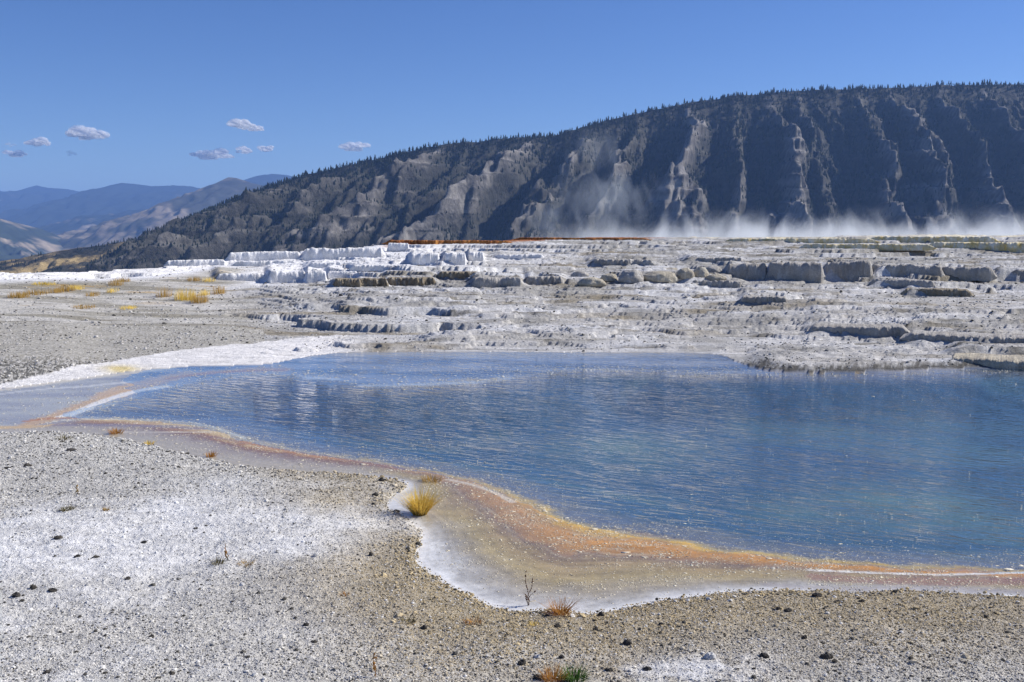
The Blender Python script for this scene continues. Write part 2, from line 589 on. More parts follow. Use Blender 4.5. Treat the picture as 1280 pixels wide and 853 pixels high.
def colours(x, y, z, win, dw, din, dd, shp):
    px = px_of(x, y)
    py_ = 290 + F * (H - z) / y              # only used to find far rows
    n1 = fbm(x * 0.5, y * 0.5, 4, 100)
    n2 = fbm(x * 2.3, y * 2.3, 4, 101, 0.6)
    n3 = fbm(x * 9.0, y * 9.0, 3, 102, 0.7)
    col = np.tile(C(0.54, 0.525, 0.49)[None], (len(x), 1))
    near = y < 24
    # near bank: grey white crust, tan by the shore, chalky in the middle left
    tan = sstep(3.6, 0.6, dw + n1 * 1.2) * sstep(230, 520, px + n1 * 120)
    col = paint(col, near * tan * 0.85, (0.36, 0.30, 0.20))
    W1 = GL([(-200, 705), (0, 700), (90, 692), (200, 676), (330, 666)])
    dW = np.full(len(x), 9.0); mk = near
    dW[mk] = dist_poly(x[mk], y[mk], W1)
    chalk = chalk_at(x, y, px, dW, n1, n2)
    col = paint(col, near * chalk * 0.95, (0.80, 0.80, 0.80))
    col = paint(col, near * sstep(9.6, 8.2, y + n1 * 1.0) * sstep(0.1, -0.2, n1) * 0.4, (0.62, 0.61, 0.58))
    # ---- far bank and terraces
    farm = ~near
    a = x / y
    dc, zc = crest_at(a)
    t = np.clip((y - 31.0) / (dc - 31.0), 0, 1)
    wl = sstep(760, 420, px + n1 * 60)                                   # white towards the left
    whiteband = sstep(0.38, 0.55, t + n1 * 0.06)
    grey = mix(C(0.34, 0.33, 0.31)[None], C(0.58, 0.58, 0.585)[None], sstep(-0.3, 0.35, fbm(x * 0.16, y * 0.35, 4, 110))[:, None])
    cf = grey
    cf = cf + (C(0.84, 0.84, 0.85)[None] - cf) * (wl * whiteband)[:, None]
    brown = sstep(0.12, 0.34, fbm(x * 0.13, y * 0.30, 4, 111)) * sstep(0.95, 0.7, t)
    cf = cf + (C(0.24, 0.20, 0.13)[None] - cf) * (brown * 0.75 * (1 - wl * whiteband * 0.9))[:, None]
    lines = np.maximum(sstep(0.16, 0.36, fbm(x * 0.20, y * 1.9, 4, 115, 0.6)), sstep(0.22, 0.4, fbm(x * 0.07, y * 1.5, 3, 116, 0.6))) * sstep(0.96, 0.9, t) * (1 - wl * whiteband * 0.7)
    cf = cf + (C(0.17, 0.155, 0.125)[None] - cf) * (lines * 0.8)[:, None]
    # light travertine lower terraces
    lowf = sstep(0.40, 0.1, t) * sstep(300, 420, px)
    cf = cf + (C(0.62, 0.60, 0.57)[None] - cf) * (lowf * 0.5 * sstep(-0.2, 0.2, n1))[:, None]
    # grassy gravel flat at the left
    lf = sstep(350, 270, px + n1 * 40) * sstep(0.86, 0.74, t)
    gcol = mix(C(0.30, 0.28, 0.23)[None], C(0.56, 0.54, 0.50)[None], sstep(-0.25, 0.25, fbm(x * 0.10, y * 0.45, 4, 112))[:, None])
    gcol = gcol * (1 + 0.35 * n3)[:, None]
    cf = cf + (gcol - cf) * (lf)[:, None]
    gold = sstep(0.22, 0.40, fbm(x * 0.22, y * 0.5, 3, 113)) * lf * sstep(0.35, 0.55, t)
    cf = cf + (C(0.42, 0.27, 0.08)[None] - cf) * (gold * 0.6)[:, None]
    lrow = sstep(0.84, 0.90, t) * sstep(330, 260, px)
    cf = cf + (C(0.80, 0.79, 0.78)[None] - cf) * lrow[:, None]
    # stains near the right hand crest: cream, gold and rust mats
    cr = sstep(0.90, 0.95, t) * sstep(820, 900, px)
    cf = cf + (C(0.72, 0.66, 0.50)[None] - cf) * (cr * sstep(-0.2, 0.2, fbm(x * 0.2, y * 0.8, 3, 114)))[:, None]
    cr2 = sstep(0.955, 0.985, t) * sstep(470, 500, px) * sstep(860, 780, px)
    cf = cf + (C(0.33, 0.13, 0.05)[None] - cf) * cr2[:, None]
    cf = cf * (1 + 0.18 * n3 + 0.16 * n2)[:, None]
    rk = sstep(0.75, 0.25, dw + n2 * 0.3) * sstep(925, 945, px) * (y < 40)
    cf = cf + (mix(C(0.10, 0.095, 0.085)[None], C(0.5, 0.49, 0.47)[None], (sstep(-0.1, 0.25, n3) * sstep(0.05, 0.4, dw))[:, None]) - cf) * rk[:, None]
    # smooth white apron of the far left shore
    ap = sstep(5.5, 3.6, dw + n1 * 1.0) * sstep(430, 330, px) * (y < 38)
    GE = GL([(-400, 497), (0, 482), (60, 470), (100, 460), (130, 456), (170, 449), (230, 440), (300, 432), (360, 425), (420, 420)])
    sub = farm & (y < 45)
    ge = np.full(len(x), 9.0); below = np.zeros(len(x), bool)
    gx = np.interp(a, GE[:, 0] / GE[:, 1], GE[:, 1])
    below = y < gx + n2 * 0.3
    apron = (below & farm) * sstep(470, 400, px + n1 * 40)
    cf = cf + (C(0.82, 0.80, 0.78)[None] - cf) * (apron * (0.9))[:, None]
    gravel_l = (~below) & (px < 330) & (y < 40)
    sp_ = (n3 > 0.05)
    cf[gravel_l] = np.where(sp_[gravel_l][:, None], C(0.52, 0.50, 0.46)[None], mix(C(0.16, 0.155, 0.14)[None], C(0.36, 0.34, 0.29)[None], sstep(28, 31, y[gravel_l])[:, None]))
    ye = np.exp(-((px - 150) / 22) ** 2 - ((y - 28.7) / 0.7) ** 2) + np.exp(-((px - 188) / 12) ** 2 - ((y - 27.6) / 0.5) ** 2)
    cf = cf + (C(0.70, 0.58, 0.28)[None] - cf) * np.clip(ye * 1.1 + n2 * 0.3 * (ye > .1), 0, .95)[:, None]
    col[farm] = cf[farm]

    # ---- wet bed: mineral bands
    m = win
    X, Y = x[m], y[m]
    PX = px[m]
    d_d = np.where(din[m], -dd[m], dd[m])
    d_s = dw[m]
    r = np.clip(d_d / (d_d + d_s + 1e-6), 0, 1)
    N1, N2, N3 = n1[m], n2[m], n3[m]
    rr = r + 0.13 * N1 + 0.075 * N2 + 0.02 * N3
    stops = [(-0.1, (0.12, 0.13, 0.16)), (0.00, (0.22, 0.19, 0.15)), (0.05, (0.50, 0.36, 0.13)), (0.13, (0.70, 0.44, 0.07)), (0.19, (0.46, 0.27, 0.09)),
             (0.26, (0.60, 0.27, 0.035)), (0.34, (0.46, 0.23, 0.05)), (0.44, (0.25, 0.175, 0.115)), (0.54, (0.34, 0.25, 0.12)),
             (0.66, (0.38, 0.30, 0.145)), (0.78, (0.37, 0.32, 0.23)), (0.88, (0.43, 0.41, 0.37)), (1.0, (0.74, 0.74, 0.72))]
    sx = [q[0] for q in stops]
    cw = np.stack([np.interp(rr, sx, [q[1][k] for q in stops]) for k in range(3)], 1)
    orr = np.exp(-((rr - 0.28) / 0.10) ** 2)
    oamt = np.clip(sstep(560, 800, PX + 60 * N1) * (0.95 + 0.9 * fbm(X * 1.1, Y * 2.4, 4, 125, 0.65)), 0, 1)
    cw = cw + (C(0.34, 0.245, 0.16)[None] - cw) * (orr * (1 - oamt) * 0.8)[:, None]
    # fine streaks that follow the bands
    st1 = noise(r * 34 + N1 * 1.0, (X + Y) * 0.55, 120) + 0.6 * noise(r * 80 + N2 * .6, (X + Y) * 0.9, 121)
    cw = cw * np.clip(1 + 0.16 * st1 + 0.16 * N3 + 0.34 * fbm(X * 1.7 + Y * .5, Y * 3.4 - X * .8, 4, 126, 0.65), 0.45, 1.7)[:, None]
    st2 = sstep(0.25, 0.6, noise(r * 22 + 5, (X - Y) * 0.4, 122)) * sstep(0.5, 0.05, r)
    cw = cw + (C(0.58, 0.30, 0.08)[None] - cw) * (0.5 * st2)[:, None]
    st3 = sstep(0.3, 0.6, noise(r * 60 + 9, (X - Y) * 0.8, 123)) * sstep(0.9, 0.3, r)
    cw = cw + (C(0.60, 0.52, 0.36)[None] - cw) * (0.45 * st3)[:, None]
    # left hand part of the near shallows: maroon and pinkish grey, narrow bands
    lw = sstep(520, 420, PX)
    near_side = Y < 24
    s2 = [(0.0, (0.50, 0.38, 0.20)), (0.22, (0.62, 0.46, 0.22)), (0.32, (0.36, 0.19, 0.07)), (0.42, (0.25, 0.15, 0.10)), (0.55, (0.33, 0.27, 0.22)), (0.8, (0.42, 0.37, 0.29)), (1.0, (0.42, 0.37, 0.28))]
    c2 = np.stack([np.interp(rr + 0.05 * N2, [q[0] for q in s2], [q[1][k] for q in s2]) for k in range(3)], 1) * (1 + 0.16 * N3 + 0.12 * st1)[:, None]
    cw = cw + (c2 - cw) * (lw * near_side)[:, None]
    # deep bed
    t_ = sstep(0.0, 3.0, -d_d) ; t2 = sstep(-0.15, 1.3, -d_d)
    teal = sstep(0.0, 0.42, fbm(X * 0.16 + 3.1, Y * 0.22, 4, 130))
    tealr = np.exp(-((PX - 790) / 110) ** 2 - ((Y - 21.5) / 1.9) ** 2) + 0.9 * np.exp(-((PX - 1130) / 160) ** 2 - ((Y - 17.2) / 1.6) ** 2) + 0.5 * np.exp(-((PX - 1180) / 140) ** 2 - ((Y - 24) / 1.6) ** 2)
    tealr = np.clip(tealr * (0.75 + 0.7 * N1), 0, 1)
    deepc = np.tile(C(0.048, 0.105, 0.175)[None], (len(X), 1))
    deepc = paint(deepc, tealr * 0.75 + teal * 0.35, (0.15, 0.25, 0.22))
    greyed = sstep(560, 200, PX)
    deepc = paint(deepc, greyed * 0.75, (0.13, 0.145, 0.19))
    edge = paint(np.tile(C(0.20, 0.19, 0.19)[None], (len(X), 1)), 0.4 * (N3 > 0.2), (0.5, 0.44, 0.3))
    dcol = edge + (deepc - edge) * t2[:, None]
    dcol = dcol * (1 + 0.18 * N2)[:, None]
    isd = sstep(0.12, -0.12, d_d + 0.10 * N3)
    cw = cw + (dcol - cw) * isd[:, None]
    # shallows on the far side: lilac grey and white
    fs = (Y > 24) & (~din[m])
    fc = mix(C(0.13, 0.16, 0.22)[None], C(0.36, 0.36, 0.39)[None], sstep(-0.3, 0.3, fbm(X * 0.25, Y * 0.9, 3, 140))[:, None])
    tanfar = sstep(31.3, 32.6, Y + N1 * .3) * sstep(330, 380, PX)
    fc = fc + (C(0.50, 0.42, 0.30)[None] - fc) * (tanfar * .8)[:, None]
    cw[fs] = fc[fs]
    col[m] = cw
    # small shallow pan at far left
    P0 = GL([(-400, 512), (0, 500), (60, 492), (140, 477), (190, 466)])
    dP = dist_poly(X, Y, P0)
    lp = sstep(200, 120, PX) * (~din[m]) * sstep(4.4, 3.6, dP) * sstep(16.0, 17.5, Y)
    lpc = mix(C(0.31, 0.31, 0.33)[None], C(0.42, 0.42, 0.40)[None], sstep(-0.3, 0.3, fbm(X * 0.35, Y * 1.3, 3, 141))[:, None])
    cc = col[m]
    cc = cc + (lpc - cc) * lp[:, None]
    def stroke(cc, pts, w0, w1, c, amt=0.95, rough=0.35, sm=1):
        P = smooth(GL(pts), sm)
        d = dist_poly(X, Y, P)
        tt = np.clip((PX - pts[0][0]) / (pts[-1][0] - pts[0][0] + 1e-6), 0, 1)
        w = w0 + (w1 - w0) * tt
        k = sstep(1.0, 0.45, (d / w) + rough * N2 + 0.25 * N3) * amt
        return cc + (C(*c)[None] - cc) * k[:, None]
    cc = stroke(cc, [(0, 493), (50, 487), (100, 484), (160, 478)], 0.10, 0.2, (0.66, 0.65, 0.62), 0.8)
    cc = stroke(cc, [(0, 488), (60, 480), (110, 473), (160, 467), (210, 460)], 0.22, 0.35, (0.70, 0.63, 0.48), 0.8)
    cc = stroke(cc, [(40, 530), (75, 518), (100, 510), (135, 498), (170, 486), (205, 474), (240, 467), (300, 462), (350, 461)], 0.35, 0.50, (0.56, 0.36, 0.17), 0.85, 0.7)
    cc = stroke(cc, [(130, 498), (165, 484), (200, 473), (230, 467)], 0.5, 0.5, (0.62, 0.42, 0.22), 0.75, 0.8)
    cc = stroke(cc, [(210, 473), (250, 467), (300, 463.5), (350, 462)], 0.18, 0.35, (0.48, 0.22, 0.06), 0.9)
    cc = stroke(cc, [(75, 522), (98, 514), (130, 501), (165, 490), (205, 483)], 0.16, 0.26, (0.80, 0.79, 0.76), 0.95)
    cc = stroke(cc, [(-60, 536), (0, 535), (40, 534), (75, 531)], 0.30, 0.16, (0.62, 0.42, 0.17), 0.9)
    cc = stroke(cc, [(32, 527), (55, 524), (75, 522.5), (90, 523)], 0.10, 0.16, (0.45, 0.17, 0.02), 0.95)
    cc = stroke(cc, [(60, 528), (85, 525), (150, 524), (200, 524.5), (245, 527), (275, 536), (310, 548)], 0.05, 0.07, (0.72, 0.66, 0.52), 0.9)
    cc = stroke(cc, [(100, 528), (150, 528), (200, 529)], 0.10, 0.10, (0.40, 0.24, 0.10), 0.7)
    cc = stroke(cc, [(70, 532), (130, 532), (200, 533), (250, 536)], 0.16, 0.20, (0.25, 0.20, 0.21), 0.9)
    cc = stroke(cc, [(150, 541), (200, 541), (262, 541)], 0.05, 0.07, (0.70, 0.62, 0.48), 0.85)
    cc = stroke(cc, [(262, 546), (300, 552), (350, 562), (400, 570), (450, 577), (500, 586)], 0.10, 0.16, (0.26, 0.145, 0.11), 0.75)
    cc = stroke(cc, [(300, 552), (360, 566), (410, 573), (450, 576)], 0.05, 0.06, (0.50, 0.22, 0.06), 0.8)
    cc = stroke(cc, [(560, 600), (590, 606), (620, 616), (640, 628)], 0.06, 0.08, (0.70, 0.64, 0.52), 0.7)
    # white travertine lip on the right of the near side
    cc = stroke(cc, [(1010, 713), (1060, 715), (1100, 717), (1180, 719), (1240, 717), (1290, 715)], 0.03, 0.05, (0.82, 0.80, 0.74), 0.95, 0.6)
    cc = stroke(cc, [(1020, 722), (1100, 727), (1200, 728), (1290, 727)], 0.16, 0.16, (0.30, 0.15, 0.12), 0.6)
    cc = stroke(cc, [(960, 732), (1050, 738), (1150, 736), (1290, 742)], 0.10, 0.14, (0.36, 0.32, 0.29), 0.6)
    # pale streaks on the far side
    cc = stroke(cc, [(455, 481), (520, 480), (590, 477), (630, 472)], 0.25, 0.35, (0.66, 0.64, 0.62), 0.8)
    cc = stroke(cc, [(575, 474), (600, 474), (615, 473.5)], 0.30, 0.30, (0.55, 0.42, 0.22), 0.8)
    cc = stroke(cc, [(385, 471), (420, 473)], 0.25, 0.2, (0.7, 0.7, 0.7), 0.8)
    # pale travertine edge where the water dries up against the gravel
    e = sstep(0.20, 0.03, d_s + 0.05 * N2) * near_side * sstep(455, 520, PX)
    cc = cc + (C(0.78, 0.77, 0.75)[None] - cc) * (e * 0.85 * sstep(1050, 900, PX))[:, None]
    e2 = np.exp(-((X - G(505, 628)[0]) / 0.30) ** 2 - ((Y - G(505, 628)[1]) / 0.5) ** 2)
    cc = cc + (C(0.66, 0.66, 0.66)[None] - cc) * np.clip(e2 * 1.2, 0, .9)[:, None]
    col[m] = cc
    wet = win.astype(float)
    return np.clip(col, 0.01, 0.88), wet

M_white = mat_rock('white_travertine', (0.80, 0.80, 0.81), (0.70, 0.69, 0.68), (0.86, 0.86, 0.86), 1.0, 0.4, 0.06)
M_cream = mat_rock('cream_travertine', (0.58, 0.52, 0.40), (0.40, 0.36, 0.29), (0.66, 0.62, 0.52), 1.0, 0.4, 0.10)
M_grey = mat_rock('grey_travertine', (0.46, 0.44, 0.41), (0.36, 0.335, 0.30), (0.56, 0.54, 0.51), 1.0, 0.3, 0.10)
M_brown = mat_rock('brown_travertine', (0.32, 0.27, 0.19), (0.20, 0.165, 0.12), (0.52, 0.49, 0.42), 1.0, 0.5, 0.10)
M_orange = mat_rock('orange_mat', (0.42, 0.17, 0.05), (0.22, 0.08, 0.03), (0.55, 0.28, 0.08), 0.8, 0.3, 0.04)
M_gold = mat_rock('gold_mat', (0.86, 0.82, 0.68), (0.66, 0.54, 0.26), (0.74, 0.52, 0.15), 1.1, 0.6, 0.05)

LW = 'white travertine shelves of the left terraces'
LB = 'stained ledges below the white terraces'
LG = 'grey ledges across the right terraces'
led = [
 # px0, px1, top, bot, mat, label, group, round, lumps, flute, topb
 (207, 284, 325.5, 332, M_white, 'low flat white shelf at the left end of the upper terraces', LW, .3, .2, .2, 1.1),
 (283, 380, 315.5, 326.5, M_white, 'tall smooth white terrace wall with rounded left end on the skyline', LW, .35, .12, .10, 1.12),
 (377, 484, 311, 323.5, M_white, 'long white terrace wall right of the round ended one, fluted front', LW, .3, .15, .2, 1.0),
 (292, 386, 326.5, 331.5, M_white, 'thin white shelf just below the tall skyline wall', LW, .3, .2, .3, 1.0),
 (384, 470, 329, 334.5, M_white, 'thin white shelf below the long fluted wall', LW, .3, .3, .4, 1.0),
 (270, 334, 342.5, 351, M_white, 'low grey fronted white wall above the gravel flat', LW, .4, .15, .1, 1.0),
 (335, 384, 340, 352, M_white, 'white block wall with draped front at the foot of the shelves', LW, .4, .3, .3, 1.0),
 (383, 409, 339.5, 351.5, M_white, 'short smooth white block between two lower walls', LW, .35, .15, .1, 1.0),
 (408, 456, 339.5, 349.5, M_white, 'low white wall with a grey shaded front right of the short block', LW, .35, .15, .1, 1.0),
 (484, 512, 305.5, 313, M_white, 'fluted white block just below the left end of the orange rim', LW, .3, .3, .6, 1.0),
 (513, 551, 318.5, 329, M_white, 'bulging white shelf front in the middle of the upper slope', LW, .5, .3, .3, 1.0),
 (555, 584, 317, 328.5, M_white, 'rounded white block right of the bulging shelf', LW, .6, .3, .3, 1.0),
 (584, 606, 315.5, 326, M_white, 'small white lumpy block, rightmost of the white row', LW, .6, .4, .3, 1.0),
 (616, 682, 319, 324, M_white, 'thin long white lip fading into the grey slope', LW, .3, .3, .2, 1.0),
 (436, 520, 334.5, 340, M_white, 'thin white step above the brown stained ledges', LW, .3, .3, .5, 1.0),
 (416, 453, 349.5, 357.5, M_brown, 'brown stained ledge at the left end of the dark row', LB, .6, .7, .7, 1.0),
 (446, 486, 348.5, 358, M_brown, 'olive brown ledge with pale drips, second in the dark row', LB, .6, .7, .7, 1.0),
 (478, 548, 347.5, 356.5, M_brown, 'long dark brown ledge under the thin white step', LB, .6, .7, .7, 1.0),
 (545, 602, 344, 350, M_brown, 'flat dark shelf at the centre of the terraces', LB, .6, .7, .7, 1.0),
 (588, 656, 347.5, 358, M_grey, 'dark grey undercut ledge left of centre boulders', LB, .5, .4, .5, 1.0),
 (655, 706, 346, 354.5, M_grey, 'rough grey ledge with cream knobs at its top', LB, .5, .6, .5, 1.0),
 (736, 820, 324, 332, M_grey, 'dark upper ledge above the cream boulders', LG, .4, .5, .4, 0.8),
 (852, 930, 322, 328.5, M_grey, 'low dark ledge high on the slope above the big wall', LG, .3, .4, .3, 1.0),
 (905, 962, 330.5, 351, M_grey, 'big rounded grey wall, the left piece of the long wall', LG, .7, .22, .25, 1.0),
 (958, 1030, 330, 350.5, M_grey, 'tall grey wall with scratched front in the middle of the long wall', LG, .3, .2, .2, 1.0),
 (1028, 1092, 330.5, 350.5, M_grey, 'swollen grey wall with a deep crack running down its front', LG, .6, .3, .25, 1.0),
 (1088, 1178, 331.5, 347.5, M_grey, 'long smooth grey wall with a dark shaded foot', LG, .3, .15, .1, 0.9),
 (1160, 1242, 337.5, 350, M_grey, 'lower dark grey ledge overlapping the smooth wall', LG, .5, .3, .3, 1.0),
 (1236, 1330, 339, 352, M_grey, 'dark knobbly ledge at the right edge of the photo', LG, .5, .5, .5, 1.0),
 (848, 930, 351, 359.5, M_grey, 'low knobbly grey ledge at the foot of the big rounded wall', LG, .4, .5, .6, 1.0),
 (1088, 1168, 351.5, 360.5, M_grey, 'low dark ledge below the long smooth wall', LG, .4, .3, .3, 0.8),
 (1128, 1214, 362, 370, M_brown, 'low olive grey hummock ledge in front of the right walls', LG, .5, .4, .4, 1.0),
 (925, 985, 374, 381, M_grey, 'low crumbling grey ledge on the lower right slope', LG, .3, .6, .5, 1.0),
 (1130, 1330, 421, 430, M_grey, 'wide dark bank on the slope above the right shore', 'lowest terrace edges above the pool flat', .3, .4, .4, 1.0),
 (1010, 1135, 413, 420, M_grey, 'slanting dark ledge above the rocky right shore', 'lowest terrace edges above the pool flat', .3, .4, .4, 1.3),
 (1186, 1330, 450, 461.5, M_cream, 'cream draped rim standing in the water at the right shore', None, .3, .3, .8, 1.0),
 (478, 645, 300.3, 305.2, M_orange, 'rusty orange rim along the crest, its thick left half', 'orange rim on the terrace crest', .2, .3, .3, 0.8),
 (640, 815, 296.8, 299.8, M_orange, 'thin rusty red rim along the crest, its right half', 'orange rim on the terrace crest', .2, .3, .3, 0.6),
 (905, 1095, 299, 303.0, M_gold, 'cream yellow rim in the steam at the crest', 'golden rims on the steaming crest', .2, .3, .5, 1.0),
 (1088, 1242, 296.5, 302.5, M_gold, 'golden brown raised rim with steam behind it', 'golden rims on the steaming crest', .3, .2, .8, 1.0),
 (1000, 1165, 305.5, 311, M_gold, 'pale yellow lower rim left of the beaded one', 'golden rims on the steaming crest', .2, .3, .5, 1.0),
 (1160, 1330, 303.5, 312.5, M_gold, 'beaded golden rim with cream drips at the right edge', 'golden rims on the steaming crest', .3, .2, .9, 1.0),
]
LEDPOS = []
for q in led:
    hx_, hy_, hz_ = hit(0.5 * (q[0] + q[1]), q[3])
    hy_ = min(hy_, float(crest_at(np.array(hx_ / hy_))[0]) - 1.0)
    LEDPOS.append((hx_ / hy_ * hy_, hy_, hz_))
BUMPS = [(q[0], q[1], p_[1], (q[3] - q[2]) * p_[1] / F, q[9]) for q, p_ in zip(led, LEDPOS) if q[2] > 306]

ground = build_ground()

# ---- valley floor and water
me = np_mesh('valley_floor', np.array([[-29000, 300, -171.5], [29000, 300, -171.5], [29000, 28500, -171.5], [-29000, 28500, -171.5]]), np.array([[0, 1, 2, 3]]),
             attrs={'col': ('FLOAT_COLOR', rgba(np.tile(C(0.12, 0.11, 0.07)[None], (4, 1))))})
link('valley_floor', me, mat_vcol('valley_ground', gscale=0.003), kind='structure')

def build_water():
    A = np.linspace(-0.85, 1.0, 320)
    inv = np.linspace(1 / 9.3, 1 / 36.0, 200)
    Y = np.repeat((1 / inv)[:, None], len(A), 1)
    X = Y * A[None]
    x, y = X.ravel(), Y.ravel()
    win = inside(x, y, WET); dw = np.where(win, -1, 1) * dist_poly(x, y, WET, True)
    din = inside(x, y, DEEP); dd = np.where(din, 1, -1) * dist_poly(x, y, DEEP, True)
    rip = 0.10 + 0.90 * sstep(-0.3, 2.2, dd)
    rip = rip * np.where(px_of(x, y) < 420, 0.55, 1.0)
    q = grid_faces(len(inv), len(A))
    keep = (dw[q] < 0.45).any(1)
    q = q[keep]
    used, inv_ = np.unique(q, return_inverse=True)
    V = np.stack([x, y, np.zeros_like(x)], 1)[used]
    me = np_mesh('pool_water', V, inv_.reshape(q.shape), attrs={'rip': ('FLOAT', rip[used])})
    return link('pool_water', me, mat_water(), kind='structure')
build_water()

# ---- ridges: one closed-front sheet from a foot line over the crest and down behind
def ridge_sheet(sil, D, L, foot, spurs, amp, skew, ncol, nrow, seed, px0, px1, wav=220., namp=0.25, back=0.6, prof=1.0, crestn=0.0, smx=0.0):
    """sil: (px, py) skyline; D: distance (number or function of px); L: run of the slope; returns grids"""
    sil = np.array(sil, float)
    U = np.linspace(px0, px1, ncol)
    Dv = D(U) if callable(D) else np.full(ncol, float(D))
    py = np.interp(U, sil[:, 0], sil[:, 1])
    a, b = (U - 640) / F / cp, -(py - 290) / F
    xc, yc, zc = a * Dv, Dv, H + b * Dv
    zc = zc + crestn * fbm(xc / 60.0, U * 0, 3, seed + 9)
    T = np.concatenate([np.linspace(0, 1, nrow), 1 + np.linspace(0, 1, 8)[1:] * back])
    Tg, Ug = np.meshgrid(T, np.arange(ncol), indexing='ij')
    XC, YC, ZC = xc[Ug], yc[Ug], zc[Ug]
    PXg = U[Ug]
    tf = np.clip(Tg, 0, 1)
    Lg = (L(U) if callable(L) else np.full(ncol, float(L)))[Ug]
    sk = (skew(U) if callable(skew) else np.full(ncol, float(skew)))[Ug]
    s = XC                                     # along-ridge coordinate, constant down a fall line
    fx = foot
    sag = prof
    zprof = np.where(tf < 1, tf ** sag, 1.0)
    z = fx + (ZC - fx) * zprof
    z = np.where(Tg > 1, ZC - (Tg - 1) * 0.5 * (ZC - fx) - 0, z)
    x = XC - sk * (1 - tf)
    y = YC - Lg * (1 - tf) + (Tg > 1) * (Tg - 1) * Lg
    wv = s + fbm(s / 260., tf * 2.0, 3, seed) * (70 if spurs is not None else 95) + fbm(s / 70., tf * 6, 3, seed + 6) * 18
    rdg = np.zeros_like(x)
    if spurs is not None:
        for (sp_px, w, k) in spurs:
            # follow a fall line: distance in along-ridge metres
            c0 = (sp_px - 640) / F / cp * 2750
            wt = w * (0.45 + 1.05 * (1 - tf) ** 0.8)
            kn = 0.76 + 0.32 * sstep(-0.35, 0.35, fbm(s / 45. + sp_px, tf * 5.0, 3, seed + 21, 0.6))
            rdg = np.maximum(rdg, kn * k * (0.75 + 0.25 * (1 - tf)) * np.clip(1 - np.abs(wv - c0) / wt, 0, 1))
    nr = ridged(s / wav, tf * 0.9, 4, seed + 1, 0.55)
    nf = ridged(s / (wav * 0.22) + fbm(s / wav, tf * 3, 2, seed + 4), tf * 3.0, 3, seed + 2, 0.55)
    nf2 = ridged(s / (wav * 0.075) + fbm(s / 40., tf * 6, 2, seed + 14), tf * 5.0, 2, seed + 12, 0.5)
    env = sstep(0.0, 0.35, 1.02 - tf) * (0.35 + 0.65 * sstep(0.0, 0.25, tf))
    relief = np.minimum(rdg * 0.98 + nr * 0.36 + nf * 0.30 + 0.14 * nf2 - 0.74, 0.75) if spurs is not None else (rdg * 0.75 + nr * namp * 2 + nf * 0.45 - 0.55)
    dy = relief * amp * env * (1.0 if spurs is None else np.interp(PXg, [150, 300, 450, 750, 900], [0.45, 0.8, 1.2, 1.3, 1.05]))
    z = z + dy * 0.75
    y = y - dy * 0.9
    return dict(x=x, y=y, z=z, t=Tg, s=s, px=PXg, relief=relief, rdg=rdg, nr=nr, nf=nf)

def sheet_mesh(name, g, col, mat):
    nr, nc = g['x'].shape
    V = np.stack([g['x'].ravel(), g['y'].ravel(), g['z'].ravel()], 1)
    me = np_mesh(name, V, grid_faces(nr, nc), attrs={'col': ('FLOAT_COLOR', rgba(col.reshape(-1, 3)))})
    return link(name, me, mat, kind='structure')

# the long cliff hill
hill_sil = [(-260, 356), (-100, 344), (0, 328), (25, 323), (70, 315), (140, 305), (188, 299), (205, 292), (230, 281), (262, 266),
            (300, 249), (340, 234), (380, 222), (420, 213), (470, 201), (510, 192), (550, 184), (600, 179), (640, 175),
            (690, 173), (720, 164), (760, 153), (800, 144), (850, 134), (900, 126), (950, 121), (1000, 118), (1050, 116),
            (1100, 115), (1160, 112), (1220, 111), (1280, 110), (1400, 108), (1700, 112)]
Dh = lambda U: np.interp(U, [-260, 130, 500, 900, 1280, 1700], [2350, 2400, 2600, 2850, 2950, 2950])
Lh = lambda U: np.interp(U, [-260, 0, 200, 400, 700, 1280, 1700], [420, 460, 480, 560, 720, 820, 820])
Sh = lambda U: np.interp(U, [-260, 200, 400, 600, 800, 1000, 1280, 1700], [60, 260, 360, 330, 240, 110, 60, 40])
spurs = [(330, 60, .6), (410, 70, .8), (475, 60, .7), (562, 85, 1.0), (600, 35, .55), (655, 80, 1.0), (735, 70, .8), (795, 55, .7), (868, 70, 1.05),
         (915, 40, .6), (975, 95, 1.0), (1010, 45, .7), (1085, 60, .75), (1125, 55, .9), (1185, 50, .75), (1250, 60, .85), (1330, 70, .9), (1430, 80, .9), (1540, 80, .9)]
hg = ridge_sheet(hill_sil, Dh, Lh, -172, spurs, 105, Sh, 1100, 260, 200, -260, 1700, wav=260, namp=0.22, prof=0.92, crestn=5)
# strata: cliff bands step the slope
zz = hg['z'] + fbm(hg['s'] / 260., hg['t'] * 2, 3, 220) * 18
band = terr(zz, 34.0, 0.45) - zz
bm = sstep(0.15, 0.35, hg['t']) * sstep(1.0, 0.9, hg['t']) * sstep(250, 480, hg['px'])
hg['z'] = hg['z'] + band * 0.38 * bm * (0.4 + sstep(-0.1, 0.3, hg['relief']))
hg['z'] = hg['z'] + fbm(hg['s'] / 14., hg['t'] * 40, 4, 230, 0.65) * 4.5 * sstep(0.0, 0.1, 1.03 - hg['t'])
bandc = noise(hg['s'] / 400., zz / 9.0, 231)
P_, T_ = hg['px'], hg['t']
rock = mix(C(0.085, 0.08, 0.077)[None, None], C(0.235, 0.22, 0.205)[None, None], sstep(-0.4, 0.5, bandc + fbm(hg['s'] / 40., T_ * 8, 3, 232))[..., None])
forest = C(0.035, 0.045, 0.03)
scrub = C(0.036, 0.036, 0.028)
gold = C(0.36, 0.27, 0.13)
veg = sstep(0.32, -0.15, hg['relief'] + 0.35 * fbm(hg['s'] / 55., T_ * 9, 4, 233) - 0.15) 
